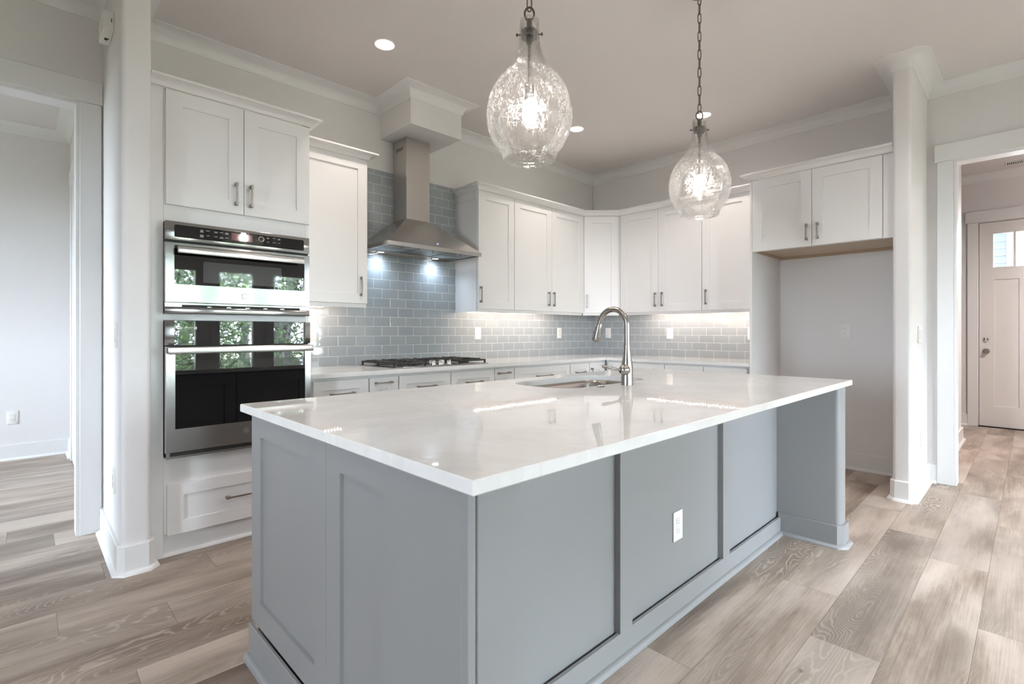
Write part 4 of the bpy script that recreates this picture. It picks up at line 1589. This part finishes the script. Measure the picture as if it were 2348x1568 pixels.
# ------------------------------------------------------------------ outdoors, seen through the panes and in the oven glass
struct('ground', MB().box(-40, 40, -40, 30, -0.6, -0.35), M['lawn'])
struct('ground_bounce_slab', MB().box(-14, 6, -11.6, -7.7, -0.36, -0.14), M['bounce_slab'])  # slab added so light bouncing indoors turns less green
struct('ceiling_shade_slab', MB().box(3.6, 9.6, -8.0, 0.5, 3.55, 3.7), M['ceiling'])  # unseen roof slab added to shade the neighbor's siding
nh = thing('neighbor_house', 'pale blue clapboard house seen through the front door panes', 'house', (9.0, -3.5, -0.35))
mb = MB()
for i in range(40):
    z0_ = i * 0.145
    mb.rings([[(0.0, 0.05, z0_), (0.0, 9.0, z0_)], [(-0.02, 0.05, z0_), (-0.02, 9.0, z0_)], [(0.0, 0.05, z0_ + 0.145), (0.0, 9.0, z0_ + 0.145)]], False, False)
mb.box(0.002, 6.0, 0.05, 9.0, 0.0, 5.8)
obj('siding', mb, M['siding'], nh)
obj('corner_board', MB().box(-0.03, 0.12, -0.06, 0.05, 0.0, 5.8), M['siding_trim'], nh)


def tree(label, loc, h, tr, seed, crown_r, n, zlow, lean=0.0):
    rnd = random.Random(seed)
    t = thing('garden_tree', label, 'tree', loc, 0, 'trees outside the windows')
    mb = MB()
    pts = [(lean * (i / 6) ** 1.6 + 0.05 * math.sin(i * 1.7 + seed), 0.05 * math.cos(i * 1.3 + seed), h * i / 6) for i in range(7)]
    mb.tube(pts, [tr * (1 - 0.11 * i) for i in range(7)], 12)
    for b in range(5):
        i = 2 + b % 4
        p = Vector(pts[i])
        a = rnd.random() * 2 * PI
        q = p + Vector((math.cos(a), math.sin(a), 0.9)) * h * 0.12
        q2 = q + Vector((math.cos(a + 0.4), math.sin(a + 0.4), 1.3)) * h * 0.10
        mb.tube([p, (p + q) / 2 + Vector((0, 0, 0.05)), q, q2], [tr * 0.42, tr * 0.34, tr * 0.25, tr * 0.1], 8)
    obj('trunk', mb, M['bark'], t)
    mb = MB()
    for i in range(n):
        for _ in range(20):
            p = Vector((rnd.uniform(-1, 1), rnd.uniform(-1, 1), rnd.uniform(-1, 1)))
            if 0.25 < p.length < 1:
                break
        c = Vector((p.x * crown_r + lean * 0.7, p.y * crown_r, zlow + (p.z + 1) * 0.5 * (h * 1.12 - zlow)))
        s = rnd.uniform(0.035, 0.08)
        u = Vector((rnd.uniform(-1, 1), rnd.uniform(-1, 1), rnd.uniform(-0.7, 0.7))).normalized()
        v_ = u.orthogonal().normalized()
        v_ = (v_ * math.cos(rnd.random() * 6) + u.cross(v_) * math.sin(rnd.random() * 6)).normalized()
        mb.face([c - u * s, c + v_ * s * 0.45, c + u * s, c - v_ * s * 0.45])
    f = obj('foliage', mb, M['leaf'], t)
    return t


tree('pale barked leaning garden tree reflected at the right of the oven glass', (0.5, -13.4, -0.35), 4.6, 0.30, 1, 1.2, 7000, 0.0, 0.5)
tree('dark barked garden tree reflected at the left of the oven glass', (-3.9, -13.4, -0.35), 4.4, 0.20, 2, 1.15, 7000, 0.0, 0.1)
tree('slender garden tree reflected in the middle of the oven glass', (-1.5, -12.6, -0.35), 4.2, 0.10, 3, 1.1, 5000, 0.0, -0.3)
tree('bushy garden tree reflected between the window frames', (-1.3, -17.2, -0.35), 4.8, 0.20, 4, 2.1, 12000, -0.2)
tree('round garden tree standing at the far right of the garden', (5.2, -15.4, -0.35), 4.8, 0.22, 5, 2.1, 12000, -0.2)
tree('round garden tree standing at the far left of the garden', (-7.2, -15.4, -0.35), 4.8, 0.22, 7, 2.1, 12000, -0.2)
tree('dark garden tree at the back of the garden, left of centre', (-4.1, -20.6, -0.35), 5.4, 0.20, 8, 2.2, 12000, -0.2)
tree('dark garden tree at the back of the garden, right of centre', (1.6, -20.6, -0.35), 5.4, 0.20, 9, 2.2, 12000, -0.2)
tree('leafy garden tree beyond the neighboring house corner', (13.0, -5.4, -0.35), 3.2, 0.12, 6, 1.3, 1200, 0.2)
